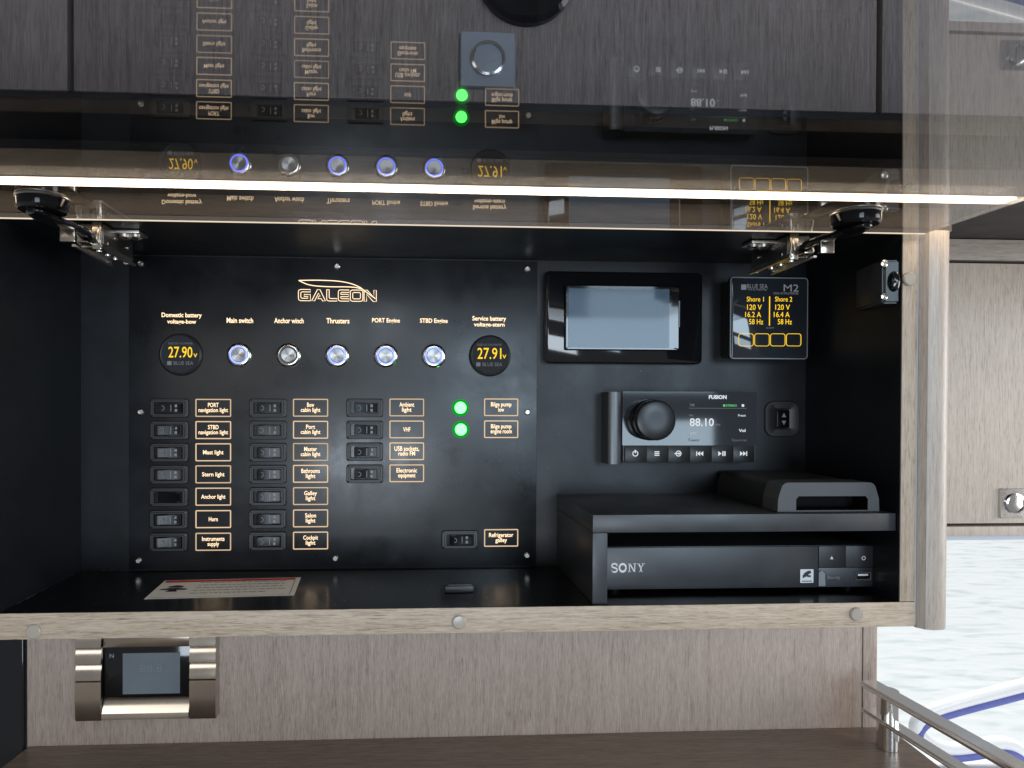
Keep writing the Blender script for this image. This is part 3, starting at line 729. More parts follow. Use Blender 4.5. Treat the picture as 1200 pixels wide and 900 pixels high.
# ================================================================== SQUARE MULTIMETER
my = -0.021
c = pY(901, 373, my); k = kx(901, 373, my)
mm_ = thing('multimeter', 'square black meter with yellow shore power readings and four outlined keys', 'meter', (c.x, YB, c.z - 46 * k))
link('housing', loft([(86 * k, 88 * k, 3 * k, YB - my + 0.0), (86 * k, 88 * k, 3 * k, 0.005), (91 * k, 93 * k, 3.5 * k, 0.0045), (92 * k, 94 * k, 4 * k, 0.001), (91 * k, 93 * k, 4 * k, 0.0)], True), mm_, c, 'black_plastic')
fc = link('face', loft([(88 * k, 90 * k, 3 * k, 0.0004), (88 * k, 90 * k, 3 * k, -0.0006), (87 * k, 89 * k, 3 * k, -0.0009)]), mm_, c, 'screen_glass')
link('face_border', ring_line(91 * k, 93 * k, 4 * k, 1.0 * k, 0.0002, -0.0006), mm_, c, 'grey_print')
Y = my - 0.001
for s, cx, cy, w, h, m_ in (('Shore 1', 885, 350.6, 20, 5.4, 'oled_amber'), ('120 V', 884, 360, 17, 6, 'oled_amber'), ('16.2 A', 882.5, 368.6, 18.5, 6, 'oled_amber'), ('58 Hz', 886, 377, 16.5, 6, 'oled_amber'),
                            ('Shore 2', 918.2, 350.6, 20, 5.4, 'oled_amber'), ('120 V', 917, 360, 17, 6, 'oled_amber'), ('16.4 A', 916, 368.6, 18.5, 6, 'oled_amber'), ('58 Hz', 919.6, 377, 16.5, 6, 'oled_amber'),
                            ('M2', 927, 337.5, 17.5, 8, 'oled_dim'), ('DUAL AC MULTIMETER', 921, 343.8, 29, 2.4, 'oled_dim'), ('BLUE SEA', 887.5, 335.5, 24, 5, 'oled_dim'), ('SYSTEMS', 887.5, 339.6, 22, 1.6, 'oled_dim'), ('ALARM', 902, 384.2, 9, 1.8, 'oled_dim')):
    lettering(fc, s, cx, cy, Y, w, h, m_, bold=0.0)
cc = pY(901.7, 364.5, Y); link('divider_line', box_me(-0.5 * k, 0.5 * k, -0.0003, -0.0001, -16.5 * k, 16.5 * k), fc, cc, 'oled_amber')
cc = pY(871.5, 336.5, Y); link('emblem', loft([(6 * k, 6 * k, 0.5 * k, -0.0002)], False, True), fc, cc, 'oled_dim')
keyl = ring_line(17.6 * k, 14.4 * k, 3 * k, 0.5 * k); keyl.materials.append(MATS['oled_amber'])
for i in range(4):
    link('key', keyl, fc, pY(874.2 + 18.6 * i, 398.3, Y))

# ================================================================== STEREO
sy = -0.016
st = thing('marine_stereo', 'black marine stereo with colour screen, big round knob and row of buttons', 'stereo', (pY(800, 540, sy).x, YB, pY(800, 541, sy).z))
c = pY(808, 501, sy); k = kx(808, 501, sy)
link('body', loft([(157 * k, 80 * k, 3 * k, YB - sy), (157 * k, 80 * k, 3 * k, 0.002), (155 * k, 79 * k, 2 * k, 0.0)], True), st, c, 'black_plastic')
# rounded left-hand grip bar
cg = pY(720, 501.5, sy - 0.001)
bar = lathe([(8.2 * k, -41 * k), (8.2 * k, 41 * k)], 32, axis='Z', cap0=True)
for v in bar.vertices: v.co.y *= 0.45
link('grip_bar', join_me(bar, box_me(-8 * k, 8 * k, 0, 0.019, -41 * k, 41 * k)), st, cg, 'dark_metal_paint')
cs = pY(808.5, 490.5, sy - 0.001); 
sc_ = link('screen', loft([(157 * k, 61.5 * k, 0.8 * k, 0.001), (157 * k, 61.5 * k, 0.8 * k, 0.0)]), st, cs, 'screen_glass')
ck = pY(760.5, 492, sy - 0.001); kk = k
link('knob', lathe([(23.4 * k, 0.0), (23.4 * k, -0.004), (21.5 * k, -0.006), (21.5 * k, -0.0075), (22.5 * k, -0.009), (22.5 * k, -0.0180), (21.6 * k, -0.0196), (19.8 * k, -0.0202), (8 * k, -0.0199), (0.5 * k, -0.0198)], 56), st, ck, 'knob_black')
bw = 26.0
for i in range(6):
    cbn = pY(745 + 25.3 * i, 532, sy - 0.0015)
    bt = link('button', loft([(25.0 * k, 19 * k, 0.5 * k, 0.002), (25.0 * k, 19 * k, 0.5 * k, -0.0003), (24.5 * k, 18.5 * k, 0.5 * k, -0.0005)]), st, cbn, 'black_plastic')
    Yb = sy - 0.0022; ci = pY(744.5 + 25.3 * i, 531.5, Yb)
    def tri(x, s, w=3.2, h=5.4): return prism([(x * k, h / 2 * k), (x * k, -h / 2 * k), ((x + s * w) * k, 0)], -0.0002, 0)
    def bar_(x, w=1.0, h=5.4): return box_me((x - w / 2) * k, (x + w / 2) * k, -0.0002, 0, -h / 2 * k, h / 2 * k)
    def hbar(z, w=5.6, h=1.2): return box_me(-w / 2 * k, w / 2 * k, -0.0002, 0, (z - h / 2) * k, (z + h / 2) * k)
    ringi = lathe([(3.4 * k, 0), (3.4 * k, -0.0002), (2.4 * k, -0.0002), (2.4 * k, 0)], 20, cap1=False)
    ic = [lambda: join_me(ringi, box_me(-0.6 * k, 0.6 * k, -0.0003, 0, 0.5 * k, 4.2 * k)),
          lambda: join_me(hbar(2), hbar(0), hbar(-2)),
          lambda: join_me(ringi, box_me(-4.6 * k, 0.6 * k, -0.0003, 0, -0.6 * k, 0.6 * k), tri(0.2, 1, 2.2, 3.4)),
          lambda: join_me(bar_(-4), tri(0, -1, 3.4), tri(3.6, -1, 3.4)),
          lambda: join_me(tri(-4, 1, 3.8), bar_(1.4, 1.4), bar_(3.8, 1.4)),
          lambda: join_me(tri(-3.8, 1, 3.4), tri(-0.2, 1, 3.4), bar_(4))][i]()
    ic.materials.clear(); link('icon', ic, bt, ci, 'oled_white')
Y = sy - 0.0012
for s, cx, cy, w, h, m_, b in (('FUSION', 841, 465.3, 21, 4.6, 'oled_white', 0.05), ('FM', 811, 474.6, 5, 3.2, 'oled_dim', 0.01), ('88.10', 822.3, 494.8, 28.5, 9.2, 'oled_white', 0.02), ('MHz', 841, 497.6, 6, 2.6, 'oled_dim', 0.02),
                               ('FM1', 810, 486.8, 5, 2.4, 'oled_dim', 0.01), ('AUTO', 811.8, 508, 7.5, 2.6, 'oled_white', 0.01), ('Tuner', 813, 515.6, 14, 3.2, 'oled_dim', 0.0),
                               ('Preset', 869.4, 486.8, 9, 2.6, 'oled_white', 0.01), ('Vol', 869.6, 504.5, 8, 3.4, 'oled_white', 0.03), ('Source', 866, 515.6, 17, 2.8, 'oled_dim', 0.0), ('STEREO', 857, 475.2, 13, 2.4, 'oled_green', 0.02)):
    lettering(sc_, s, cx, cy, Y, w, h, m_, bold=b)
cl = pY(841, 478.4, Y); link('screen_line', box_me(-34 * k, 34 * k, -0.0003, -0.0001, -0.25 * k, 0.25 * k), sc_, cl, 'oled_dim')
cl = pY(870.5, 475.2, Y); link('status_dot', lathe([(1.6 * k, -0.0001), (1.6 * k, -0.0003)], 14), sc_, cl, 'oled_white')
cl = pY(848.5, 475.2, Y); link('status_dot', lathe([(1.4 * k, -0.0001), (1.4 * k, -0.0003)], 14), sc_, cl, 'oled_green')

# ================================================================== SMALL UP/DOWN SWITCH
c = pY(918.5, 491, YB - 0.004); k = kx(918, 491, YB)
us = thing('dimmer_switch', 'small black rounded wall switch with up and down arrows beside the stereo', 'switch', (c.x, YB, c.z - 20 * k))
cb = Vector((c.x, YB, c.z))
link('plate', loft([(41 * k, 41 * k, 11 * k, 0.0), (41 * k, 41 * k, 11 * k, -0.0012), (39 * k, 39 * k, 10 * k, -0.0020), (20 * k, 24 * k, 2 * k, -0.0022), (17 * k, 22 * k, 1.5 * k, -0.0012)], n=8), us, cb, 'black_plastic')
rb = link('rocker', loft([(15 * k, 20 * k, 1.5 * k, -0.0010), (15 * k, 20 * k, 1.5 * k, -0.0026), (14 * k, 18 * k, 1.5 * k, -0.0030)]), us, cb, 'gloss_rocker')
for s in (1, -1):
    a = prism([(-2.6 * k, s * 2.0 * k), (2.6 * k, s * 2.0 * k), (0, s * 6.8 * k)], -0.0002, 0); link('arrow', a, rb, cb + Vector((0.0006, -0.0031, 0)), 'grey_print')

# ================================================================== L-SHAPED SHELF
ysf = YF + 0.004
x0 = pY(694, 640, ysf).x; x1 = pY(712, 640, ysf).x
zt1 = pY(700, 603.5, ysf).z; zt0 = pY(700, 624.5, ysf).z
sh = thing('shelf_unit', 'black laminate L-shaped shelf standing on the cabinet floor over the disc player', 'shelf', ((x0 + XR) / 2, ysf, ZF))
wbox('shelf_board', sh, 'black_laminate', x0 + 0.0004, XR - 0.0008, ysf, 0.002, zt0, zt1, 0.0005)
wbox('side_panel', sh, 'black_laminate', x0 + 0.0004, x1, ysf, 0.002, ZF + 0.0002, zt0 - 0.0002, 0.0005)

# ---- grey box with an open front on the shelf
yb0 = pZ(970, 600, zt1).y
cfl, cfr = pY(911, 585, yb0), pY(1030, 585, yb0)
kb = kx(970, 585, yb0); wbx = cfr.x - cfl.x; hb = 33 * kb
bxn = thing('grey_device_box', 'low dark grey box with slot opening in front, lying on the black shelf', 'device', ((cfl.x + cfr.x) / 2, yb0, zt1))
xc = (cfl.x + cfr.x) / 2
def trap(w, h, top, r):
    """rounded-shoulder front outline"""
    pts = [(-w / 2, 0), (w / 2, 0), (w / 2 - 0.0004, h * 0.45)]
    for i in range(6):
        a = math.radians(15 * i + 15); pts.append((w / 2 - top - r + r * math.cos(a) + 0.0, h - r + r * math.sin(a)))
    for i in range(6):
        a = math.radians(90 + 15 * i); pts.append((-w / 2 + top + r + r * math.cos(a), h - r + r * math.sin(a)))
    pts.append((-w / 2 + 0.0004, h * 0.45)); return pts
yb1 = -0.006
link('body', prism(trap(wbx - 0.002, hb - 0.0008, 0.003, 0.006), 0.0235, yb1 - yb0, True), bxn, Vector((xc, yb0, zt1 + 0.0004)), 'black_plastic')
outer = trap(wbx, hb, 0.003, 0.006)
ow, oh = 84 * kb, 17.5 * kb
ox = (974.5 - 970.5) * kb
inner = [(ox - ow / 2, 0.0012), (ox + ow / 2, 0.0012), (ox + ow / 2, oh * 0.8), (ox + ow / 2 - 0.002, oh), (ox - ow / 2 + 0.002, oh), (ox - ow / 2, oh * 0.8)]
bm = bmesh.new()
def addloop(pts, y): return [bm.verts.new((x, y, z)) for x, z in pts]
oa, ob_ = addloop(outer, 0.0), addloop(outer, 0.0240)
ia, ib = addloop(inner, 0.0), addloop(inner, 0.0200)
for A, B in ((oa, ob_), (ia, ib)):
    for i in range(len(A)): bm.faces.new((A[i], A[(i + 1) % len(A)], B[(i + 1) % len(B)], B[i]))
ed = [bm.edges.get((oa[i], oa[(i + 1) % len(oa)])) for i in range(len(oa))] + [bm.edges.get((ia[i], ia[(i + 1) % len(ia)])) for i in range(len(ia))]
bmesh.ops.triangle_fill(bm, edges=ed, use_beauty=True)
bmesh.ops.recalc_face_normals(bm, faces=bm.faces)
for f_ in bm.faces:
    if all(v_ in ia or v_ in ib for v_ in f_.verts) and any(v_ in ib for v_ in f_.verts): f_.material_index = 1
me = bpy.data.meshes.new('front'); bm.to_mesh(me); bm.free()
me.materials.append(MATS['device_grey']); me.materials.append(MATS['recess'])
link('front_bezel', me, bxn, Vector((xc, yb0 - 0.0005, zt1 + 0.0004)), 'device_grey')
link('slot', box_me(ox - ow / 2 + 0.0002, ox + ow / 2 - 0.0002, 0.0190, 0.0196, 0.0014, oh - 0.0002), bxn, Vector((xc, yb0, zt1 + 0.0004)), 'recess')

# ---- disc player
yd = pZ(860, 689, ZF + 0.004).y
dl, dr = x1 + 0.001, pY(1035, 660, yd).x
dl = x1 - 0.02
zt = pY(860, 640.0, yd).z; zb = ZF + 0.004
bd = thing('disc_player', 'slim black disc player with maker name, usb port and small sticker under the shelf', 'disc player', ((dl + dr) / 2, yd, ZF))
wbox('body', bd, 'black_plastic', (x1 + 0.0006), dr, yd + 0.0012, -0.004, zb, zt, 0.0008)
xm = pY(958.5, 650, yd).x; kd = kx(900, 660, yd)
wbox('front_panel', bd, 'black_laminate', (x1 + 0.0006), xm - 0.0003, yd - 0.001, yd + 0.001, zb, zt - 0.0006, 0.0004)
zmid = pY(1000, 664.5, yd).z; xm2 = pY(990, 650, yd).x
e1 = wbox('eject_button', bd, 'black_plastic', xm + 0.0003, xm2 - 0.0002, yd - 0.001, yd + 0.001, zmid, zt - 0.0006, 0.0004)
e2 = wbox('power_button', bd, 'black_plastic', xm2 + 0.0002, dr, yd - 0.001, yd + 0.001, zmid, zt - 0.0006, 0.0004)
wbox('lower_panel', bd, 'black_laminate', xm + 0.0003, dr, yd - 0.0006, yd + 0.001, zb, zmid - 0.0004, 0.0003)
for fx in (max(dl, x1) + 0.02, dr - 0.02):
    link('foot', lathe([(0.006, 0.0), (0.006, 0.0042)], 18, axis='Z', cap0=True), bd, (fx, yd + 0.02, ZF), 'black_plastic')
Y = yd - 0.0012
# maker's name in slab-serif capitals
def slab(s):
    """simple slab-serif letters on a 1x1 box, as lists of strokes"""
    return None
def letter_S():
    a = sm([Vector((0.86, 0, 0.74)), Vector((0.74, 0, 0.95)), Vector((0.42, 0, 0.98)), Vector((0.12, 0, 0.88)), Vector((0.10, 0, 0.62)), Vector((0.5, 0, 0.5)), Vector((0.90, 0, 0.40)), Vector((0.90, 0, 0.10)), Vector((0.55, 0, 0.02)), Vector((0.22, 0, 0.06)), Vector((0.1, 0, 0.28))], 2)
    return [(a, 0.095)], [(0.86, 0.66, 0.10, 0.32), (0.12, 0.0, 0.10, 0.32)]
def slab_mesh():
    parts = []
    ofs = [0.0, 1.18, 2.62, 4.02]; wd = [1.0, 1.15, 1.15, 1.15]
    def strip(pts, hw):
        V, F = [], []
        for i, p_ in enumerate(pts):
            t = (pts[min(i + 1, len(pts) - 1)] - pts[max(i - 1, 0)]).normalized(); nn = Vector((-t.z, 0, t.x)) * hw
            V += [p_ - nn, p_ + nn]
        for i in range(len(pts) - 1): F.append((2 * i, 2 * i + 1, 2 * i + 3, 2 * i + 2))
        return me_from(V, F)
    def rc(x, z, w, h): return me_from([(x, 0, z), (x + w, 0, z), (x + w, 0, z + h), (x, 0, z + h)], [(0, 1, 2, 3)])
    S, bars = letter_S()
    for p_, hw in S: parts.append(strip(p_, hw))
    for x, z, w, h in bars: parts.append(rc(x, z, w, h))
    el = [Vector((1.18 + 0.575 + 0.5 * math.cos(t), 0, 0.5 + 0.43 * math.sin(t))) for t in [2 * math.pi * i / 24 for i in range(25)]]
    parts.append(strip(el, 0.125))
    x = 2.56                                                # N
    parts += [rc(x + 0.15, 0, 0.14, 1), rc(x + 0.96, 0, 0.14, 1), rc(x, 0, 0.42, 0.1), rc(x, 0.9, 0.34, 0.1), rc(x + 0.80, 0.9, 0.45, 0.1)]
    parts.append(me_from([(x + 0.14, 0, 1), (x + 0.36, 0, 1), (x + 1.08, 0, 0), (x + 0.90, 0, 0)], [(0, 1, 2, 3)]))
    x = 3.92                                                # Y
    parts += [rc(x + 0.5, 0, 0.22, 0.5), rc(x + 0.36, 0, 0.5, 0.1), rc(x, 0.9, 0.44, 0.1), rc(x + 0.78, 0.9, 0.44, 0.1)]
    parts.append(me_from([(x + 0.10, 0, 1), (x + 0.34, 0, 1), (x + 0.72, 0, 0.45), (x + 0.50, 0, 0.45)], [(0, 1, 2, 3)]))
    parts.append(me_from([(x + 0.96, 0, 1), (x + 1.10, 0, 1), (x + 0.70, 0, 0.45), (x + 0.58, 0, 0.45)], [(0, 1, 2, 3)]))
    return join_me(*parts)
sm_ = slab_mesh()
w_, h_ = 38.5 * kd, 10 * kd
for v in sm_.vertices: v.co = ((v.co.x / 5.14 - 0.5) * w_, 0, (v.co.z - 0.5) * h_)
link('maker_name', sm_, bd, pY(736, 665.3, Y), 'white_print')
stc = link('sticker', loft([(15.5 * kd, 15.5 * kd, 0.6 * kd, 0.0001), (15.5 * kd, 15.5 * kd, 0.6 * kd, -0.0001)]), bd, pY(945.5, 675, Y), 'white_print')
em = [(-5, -1), (-3, 2), (0, 4), (4, 5), (5, 2), (1, 0), (5, -1), (4, -3), (-1, -2), (-5, -4)]
link('print', prism([(a * kd, b * kd) for a, b in em], -0.0003, -0.0002), stc, pY(945.5, 673.5, Y), 'ink')
link('print', box_me(-6 * kd, 6 * kd, -0.0003, -0.0002, -0.5 * kd, 0.5 * kd), stc, pY(945.5, 681, Y), 'ink')
link('clear_tape', prism([(-3.5 * kd, -9 * kd), (4.5 * kd, -9 * kd), (3.8 * kd, 5 * kd), (0.5 * kd, 9 * kd), (-3.5 * kd, 7 * kd)], -0.0006, -0.0003), bd, pY(962.5, 677.5, Y), 'grey_print')
up_ = link('usb_port', ring_line(18.5 * kd, 9.2 * kd, 1 * kd, 1.3 * kd, 0.0004, -0.0007), bd, pY(1011, 675, Y), 'chrome')
link('tongue', box_me(-7.6 * kd, 7.6 * kd, -0.0002, 0.0004, -3.2 * kd, 3.2 * kd), up_, pY(1011, 675, Y), 'recess')
link('contact', box_me(-6 * kd, 6 * kd, -0.0004, -0.0002, 0.4 * kd, 2.4 * kd), up_, pY(1011, 675, Y), 'white_print')
link('symbol', prism([(-2 * kd, -1.2 * kd), (2 * kd, -1.2 * kd), (0, 2.4 * kd)], -0.0003, 0), e1, pY(974.5, 654, Y), 'white_print')
link('symbol', lathe([(2.4 * kd, 0), (2.4 * kd, -0.0002), (1.6 * kd, -0.0002), (1.6 * kd, 0)], 20, cap1=False), e2, pY(1012, 654, Y), 'white_print')
lettering(bd, 'Blu-ray', 977, 677, Y, 15, 5, 'grey_print', bold=0.0, name='print')

# ================================================================== LATCH on the right side wall
lx0 = pY(1031, 330, YF + 0.006).x
zt_, zb_ = pY(1045, 305.5, YF + 0.006).z, pY(1045, 356, YF + 0.006).z
la = thing('door_latch', 'black catch with round plunger and two screws inside the right wall of the cabinet', 'latch', (XR, YF + 0.02, zb_))
zc_ = (zt_ + zb_) / 2
poly = [(lx0 + 0.002, YF + 0.004), (XR - 0.0004, YF + 0.002), (XR - 0.0004, YF + 0.050), (XR - 0.006, YF + 0.050), (lx0, YF + 0.014)]
n = len(poly); V = [(x, y, zb_) for x, y in poly] + [(x, y, zt_) for x, y in poly]
F = [tuple(range(n)), tuple(range(n, 2 * n))] + [(i, (i + 1) % n, n + (i + 1) % n, n + i) for i in range(n)]
bm = bmesh.new(); me = me_from(V, F); bm.from_mesh(me); bmesh.ops.bevel(bm, geom=bm.edges[:], offset=0.0016, segments=3, affect='EDGES'); bm.to_mesh(me); bm.free(); shade(me, 40)
link('body', rel(me, (XR, YF + 0.02, zb_)), la, (XR, YF + 0.02, zb_), 'black_laminate')
pl = lathe([(0.0085, 0.001), (0.0085, -0.0015), (0.0070, -0.0040), (0.0035, -0.0055), (0.0005, -0.0058)], 28)
for v in pl.vertices: v.co.x *= 0.55
link('plunger', pl, la, (pY(1047, 330, YF + 0.003).x, YF + 0.0035, zc_), 'gloss_black')
for yy in (309, 347.5):
    link('screw', lathe([(0.0030, 0.0), (0.0029, -0.0012), (0.0016, -0.0018), (0.0008, -0.0010)], 18), la, (pY(1035.5, yy, YF + 0.004).x, YF + 0.0040, pY(1035.5, yy, YF + 0.004).z), 'screw_metal')

# ================================================================== WARNING STICKER and small clip on the cabinet floor
pc = [pZ(167, 702.5, ZF), pZ(342, 697.5, ZF), pZ(355, 677.0, ZF), pZ(195, 680.5, ZF)]
cen = sum(pc, Vector()) / 4
ax = ((pc[1] - pc[0]) + (pc[2] - pc[3])); ax.normalize(); ay = Vector((-ax.y, ax.x, 0))
sw_, sh_ = ((pc[1] - pc[0]).length + (pc[2] - pc[3]).length) / 2, abs((pc[3] - pc[0]).dot(ay) + (pc[2] - pc[1]).dot(ay)) / 2
M = Matrix(((ax.x, ay.x, 0, 0), (ax.y, ay.y, 0, 0), (0, 0, 1, 0), (0, 0, 0, 1)))
stk = thing('warning_sticker', 'white warning label with red stripe and hand symbol stuck on the cabinet floor', 'sticker', (cen.x, cen.y, ZF))
def flat(name, polys, z, mat):
    V, F = [], []
    for pl_ in polys:
        s = len(V); V += [M @ Vector((x, y, z)) for x, y in pl_]; F.append(tuple(range(s, s + len(pl_))))
    return link(name, me_from(V, F), stk, (cen.x, cen.y, ZF), mat)
def rct(x0, x1, y0, y1): return [(x0, y0), (x1, y0), (x1, y1), (x0, y1)]
a, b = sw_ / 2, sh_ / 2
V = [M @ Vector((x, y, z)) for z in (0.0001, 0.0003) for x, y in rct(-a, a, -b, b)]
link('paper', me_from(V, [(0, 1, 2, 3), (4, 5, 6, 7), (0, 1, 5, 4), (1, 2, 6, 5), (2, 3, 7, 6), (3, 0, 4, 7)]), stk, (cen.x, cen.y, ZF), 'sticker_paper')
flat('red_stripe', [rct(-a + 0.002, a - 0.004, b - 0.0085, b - 0.002)], 0.0005, 'sticker_red')
flat('border', [rct(-a + 0.003, a - 0.004, -b + 0.0014, -b + 0.0019), rct(a - 0.0045, a - 0.004, -b + 0.0014, b - 0.009)], 0.0005, 'ink')
lines = []
for r_ in range(5):
    y = b - 0.0115 - r_ * (2 * b - 0.016) / 5; x = -a + 0.034
    while x < a - 0.012 - (0.02 if r_ == 4 else 0):
        l = random.uniform(0.002, 0.007); lines.append(rct(x, x + l, y - 0.0006, y + 0.0006)); x += l + 0.0013
flat('print', lines, 0.0005, 'ink')
hx = -a + 0.016
flat('symbol', [[(hx - 0.011, -0.004), (hx - 0.003, -0.0035), (hx - 0.005, -0.010), (hx + 0.005, -0.010), (hx + 0.003, -0.004), (hx + 0.011, -0.005), (hx + 0.012, -0.001), (hx + 0.003, 0.002), (hx - 0.004, 0.002), (hx - 0.011, -0.001)],
                [(hx - 0.006, 0.004), (hx + 0.006, 0.003), (hx + 0.007, 0.008), (hx, 0.011), (hx - 0.006, 0.008)]], 0.0005, 'ink')
cc = pZ(538, 694, ZF)
cl_ = thing('plastic_clip', 'small black plastic clip lying on the cabinet floor below the refrigerator switch', 'clip', cc)
link('bar', box_me(-0.0125, 0.0125, -0.003, 0.003, 0.0002, 0.006, 0.0012), cl_, cc, 'black_laminate')
link('ridge', box_me(-0.010, 0.011, -0.0018, 0.0018, 0.0058, 0.0072, 0.0006), cl_, cc, 'black_laminate')

# ================================================================== CONTROL PANEL on the veneer wall
ty = WY - 0.014
c = pY(171, 793, ty); k = kx(171, 793, ty)
zb0 = pY(171, 844.5, ty).z; ztp = zb0 + 108 * k
th = thing('climate_control', 'stainless framed control unit with small grey screen on the veneer wall', 'control unit', (c.x, WY, zb0))
hgt = ztp - zb0
def bulge(w, h, prof):
    """bar standing out of the wall; prof = (height fraction, depth) from bottom to top"""
    V, F = [], []
    for t, d in prof: V += [(-w / 2, 0, h * t), (-w / 2, -d, h * t), (w / 2, -d, h * t), (w / 2, 0, h * t)]
    n = len(prof)
    for i in range(n - 1):
        for j in range(3): F.append((4 * i + j, 4 * i + j + 1, 4 * i + j + 5, 4 * i + j + 4))
    F += [(0, 1, 2, 3), (4 * n - 4, 4 * n - 3, 4 * n - 2, 4 * n - 1)]
    return shade(me_from(V, F), 25)
ribs = [(0, 0.0125), (0.015, 0.0140), (0.03, 0.0146), (0.25, 0.0152), (0.44, 0.0150), (0.452, 0.0138)]
for r_ in range(3):
    t0 = 0.456 + r_ * 0.181
    ribs += [(t0, 0.0138), (t0 + 0.005, 0.0154), (t0 + 0.015, 0.0154), (t0 + 0.09, 0.0146), (t0 + 0.160, 0.0128), (t0 + 0.176, 0.0120)]
lowbar = [(0, 0.0135), (0.04, 0.0150), (0.28, 0.0151), (0.34, 0.0146), (0.62, 0.0122), (0.94, 0.0092), (1.0, 0.0080)]
link('side_bar', bulge(30 * k, hgt, ribs), th, (pY(103.5, 793, ty).x, WY, zb0), 'satin_steel')
link('side_bar', bulge(31 * k, hgt, ribs), th, (pY(237.5, 793, ty).x, WY, zb0), 'satin_steel')
mx = (pY(119, 793, ty).x + pY(221.5, 793, ty).x) / 2
bwid = (pY(221.5, 793, ty).x - pY(119, 793, ty).x) - 0.0006
zlo = pY(171, 818.5, ty).z; 
link('bottom_bar', bulge(bwid, zlo - zb0 - 0.001, lowbar), th, (mx, WY, zb0 + 0.001), 'satin_steel')
zhi = pY(171, 758, ty + 0.004).z
link('bezel', rel(box_me(mx - bwid / 2, mx + bwid / 2, WY - 0.009, WY, zlo + 0.0003, zhi, 0.0006), (mx, WY, zlo)), th, (mx, WY, zlo), 'gloss_black')
wbox('top_bar', th, 'nickel', mx - bwid / 2, mx + bwid / 2, WY - 0.012, WY, zhi + 0.0004, ztp - 0.002, 0.0006)
cs = pY(177.5, 789, WY - 0.0094); kk = kx(177, 789, WY - 0.009)
sc2 = link('screen', loft([(67 * kk, 49 * kk, 0.4 * kk, 0.0006), (67 * kk, 49 * kk, 0.4 * kk, -0.0002)]), th, cs, 'lcd')
lettering(sc2, '88.8', 177, 783, WY - 0.0096, 26, 9, 'lcd_print', bold=0.0)
lettering(th, 'N', 131, 768.5, WY - 0.0092, 5, 5, 'grey_print', bold=0.02, name='print')

# ================================================================== RIGHT-HAND CABINET
RY = 0.046
rx0 = xp1 + 0.0006
zrd0, zrd1 = pY(1160, 613.5, RY).z, pY(1160, 308.5, RY).z
rc_ = thing('side_cabinet', 'pale veneer cabinet door with chrome lock plate right of the rounded post', 'cabinet', (rx0 + 0.2, RY, pY(1160, 628, RY).z))
dr_ = wbox('door', rc_, 'wood_side', rx0 - 0.03, 1.3, RY, RY + 0.018, zrd0, zrd1, 0.0012)
wbox('top_rail', rc_, 'wood_side_x', rx0 - 0.03, 1.3, RY - 0.001, RY + 0.018, zrd1 + 0.003, ZS + 0.02, 0.001)
wbox('bottom_rail', rc_, 'wood_side', rx0 - 0.03, 1.3, RY - 0.001, RY + 0.03, pY(1160, 628, RY).z, zrd0 - 0.003, 0.001)
wbox('carcass', rc_, 'black_board', rx0 - 0.03, 1.3, RY + 0.0185, RY + 0.029, pY(1160, 626, RY).z + 0.002, 0.8)
wbox('window_seal', rc_, 'grey_frame', rx0 - 0.03, 1.3, RY + 0.030, RY + 0.045, pY(1160, 633, RY + 0.03).z, pY(1160, 620, RY).z, 0.001)
kr = kx(1180, 590, RY)
lp = lock_plate(rc_, pY(1186.5, 589.5, RY), 16.5 * kr, 11 * kr, ('chrome', 'chrome', 'chrome'))

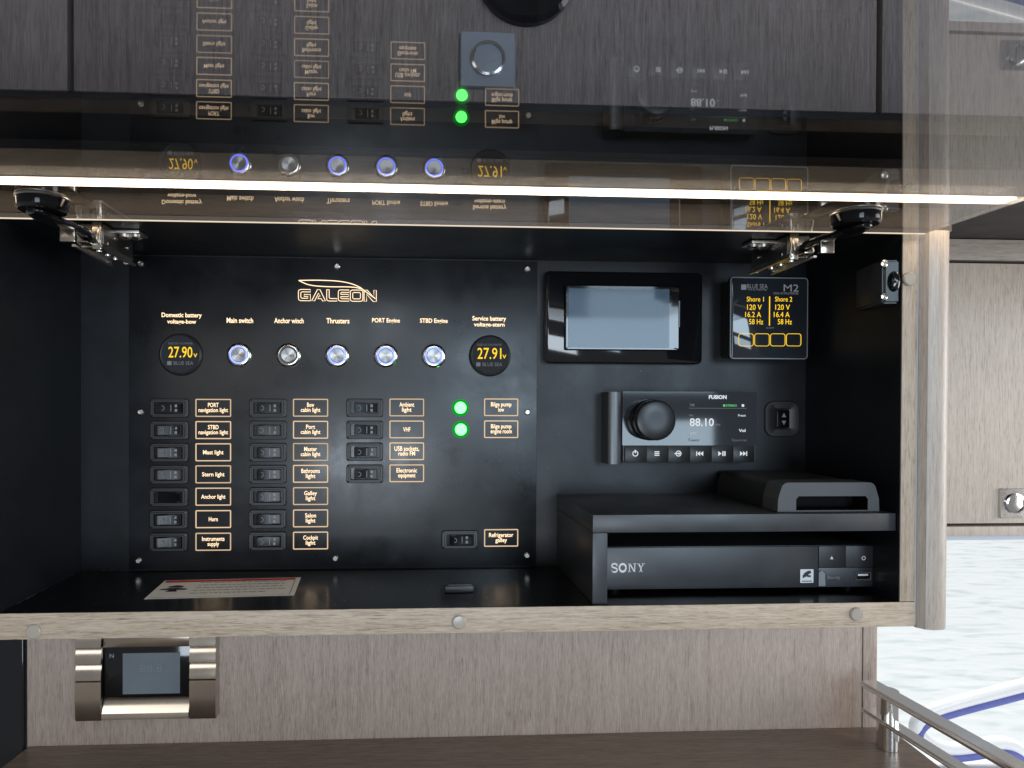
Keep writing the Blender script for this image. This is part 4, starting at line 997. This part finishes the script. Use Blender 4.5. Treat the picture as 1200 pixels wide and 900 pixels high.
# ================================================================== HANDRAIL on the counter's right edge
zpt = pY(1041, 809, -0.0).z
pb = pZ(1040, 876, ZC + 0.0004)
ptop = pY(1040, 806, pb.y)
hr = thing('counter_rail', 'polished steel guard rail with two flat bars on the right edge of the counter', 'guard rail', pb)
kp = kx(1040, 850, pb.y)
link('post', lathe([(10.8 * kp, 0.0), (10.8 * kp, ptop.z - pb.z - 0.002)], 32, axis='Z', cap0=True), hr, pb, 'rail_steel')
def flatbar(px0, py0, px1, py1, hz, wd, th_):
    A = pZ(px0, py0, hz); B = pZ(px1, py1, hz)
    d = (B - A).normalized(); nn = Vector((-d.y, d.x, 0)) * wd
    B = A + d * 0.42
    V = [q + s * nn + Vector((0, 0, t)) for q in (A, B) for s in (-1, 1) for t in (-th_, 0)]
    me = me_from(V, [(0, 1, 3, 2), (4, 6, 7, 5), (0, 4, 5, 1), (2, 3, 7, 6), (0, 2, 6, 4), (1, 5, 7, 3)])
    bm = bmesh.new(); bm.from_mesh(me); bmesh.ops.bevel(bm, geom=bm.edges[:], offset=th_ * 0.4, segments=3, affect='EDGES'); bm.to_mesh(me); bm.free()
    return rel(shade(me, 50), pb)
link('bar', flatbar(1016, 796, 1193, 895, ptop.z, 0.010, 0.006), hr, pb, 'rail_steel')
zl = pY(1040, 838, pb.y).z
link('bar', flatbar(1016, 828, 1125, 897, zl, 0.008, 0.0045), hr, pb, 'rail_steel')

# ================================================================== DECK RAILS outside
ry = 0.9
def outpath(pts, Y): return [pY(x, y, Y) for x, y in pts]
dr1 = thing('deck_rail', 'white deck rail with blue underside trim outside the window', 'rail', pY(1085, 900, ry))
k9 = kx(1150, 850, ry)
def rail_pair(root, pts, r_white, r_blue, off):
    P = sm(outpath(pts, ry), 3); o = WL[root]
    link('white_tube', rel(tube(P, r_white * k9, 16, 1.0, True, Vector((0, 1, 0))), o), root, o, 'white_gel')
    Q = [q + Vector((0, -0.01, -off * k9)) for q in P]
    link('blue_trim', rel(tube(Q, r_blue * k9, 12, 1.0, True, Vector((0, 1, 0))), o), root, o, 'blue_trim')
rail_pair(dr1, [(1240, 792), (1180, 808), (1110, 826), (1083, 836), (1072, 850), (1078, 866), (1105, 878), (1135, 876), (1175, 868), (1198, 880), (1206, 900), (1208, 930)], 7.5, 4.0, 8.5)
dk = wbox('deck', None, 'white_gel', pY(1080, 905, ry - 0.1).x, 2.6, ry - 0.35, ry + 0.05, pY(1120, 905, ry).z - 0.05, pY(1120, 896, ry).z, 0.01)
tag(dk, 'white side deck outside the window', kind='structure')
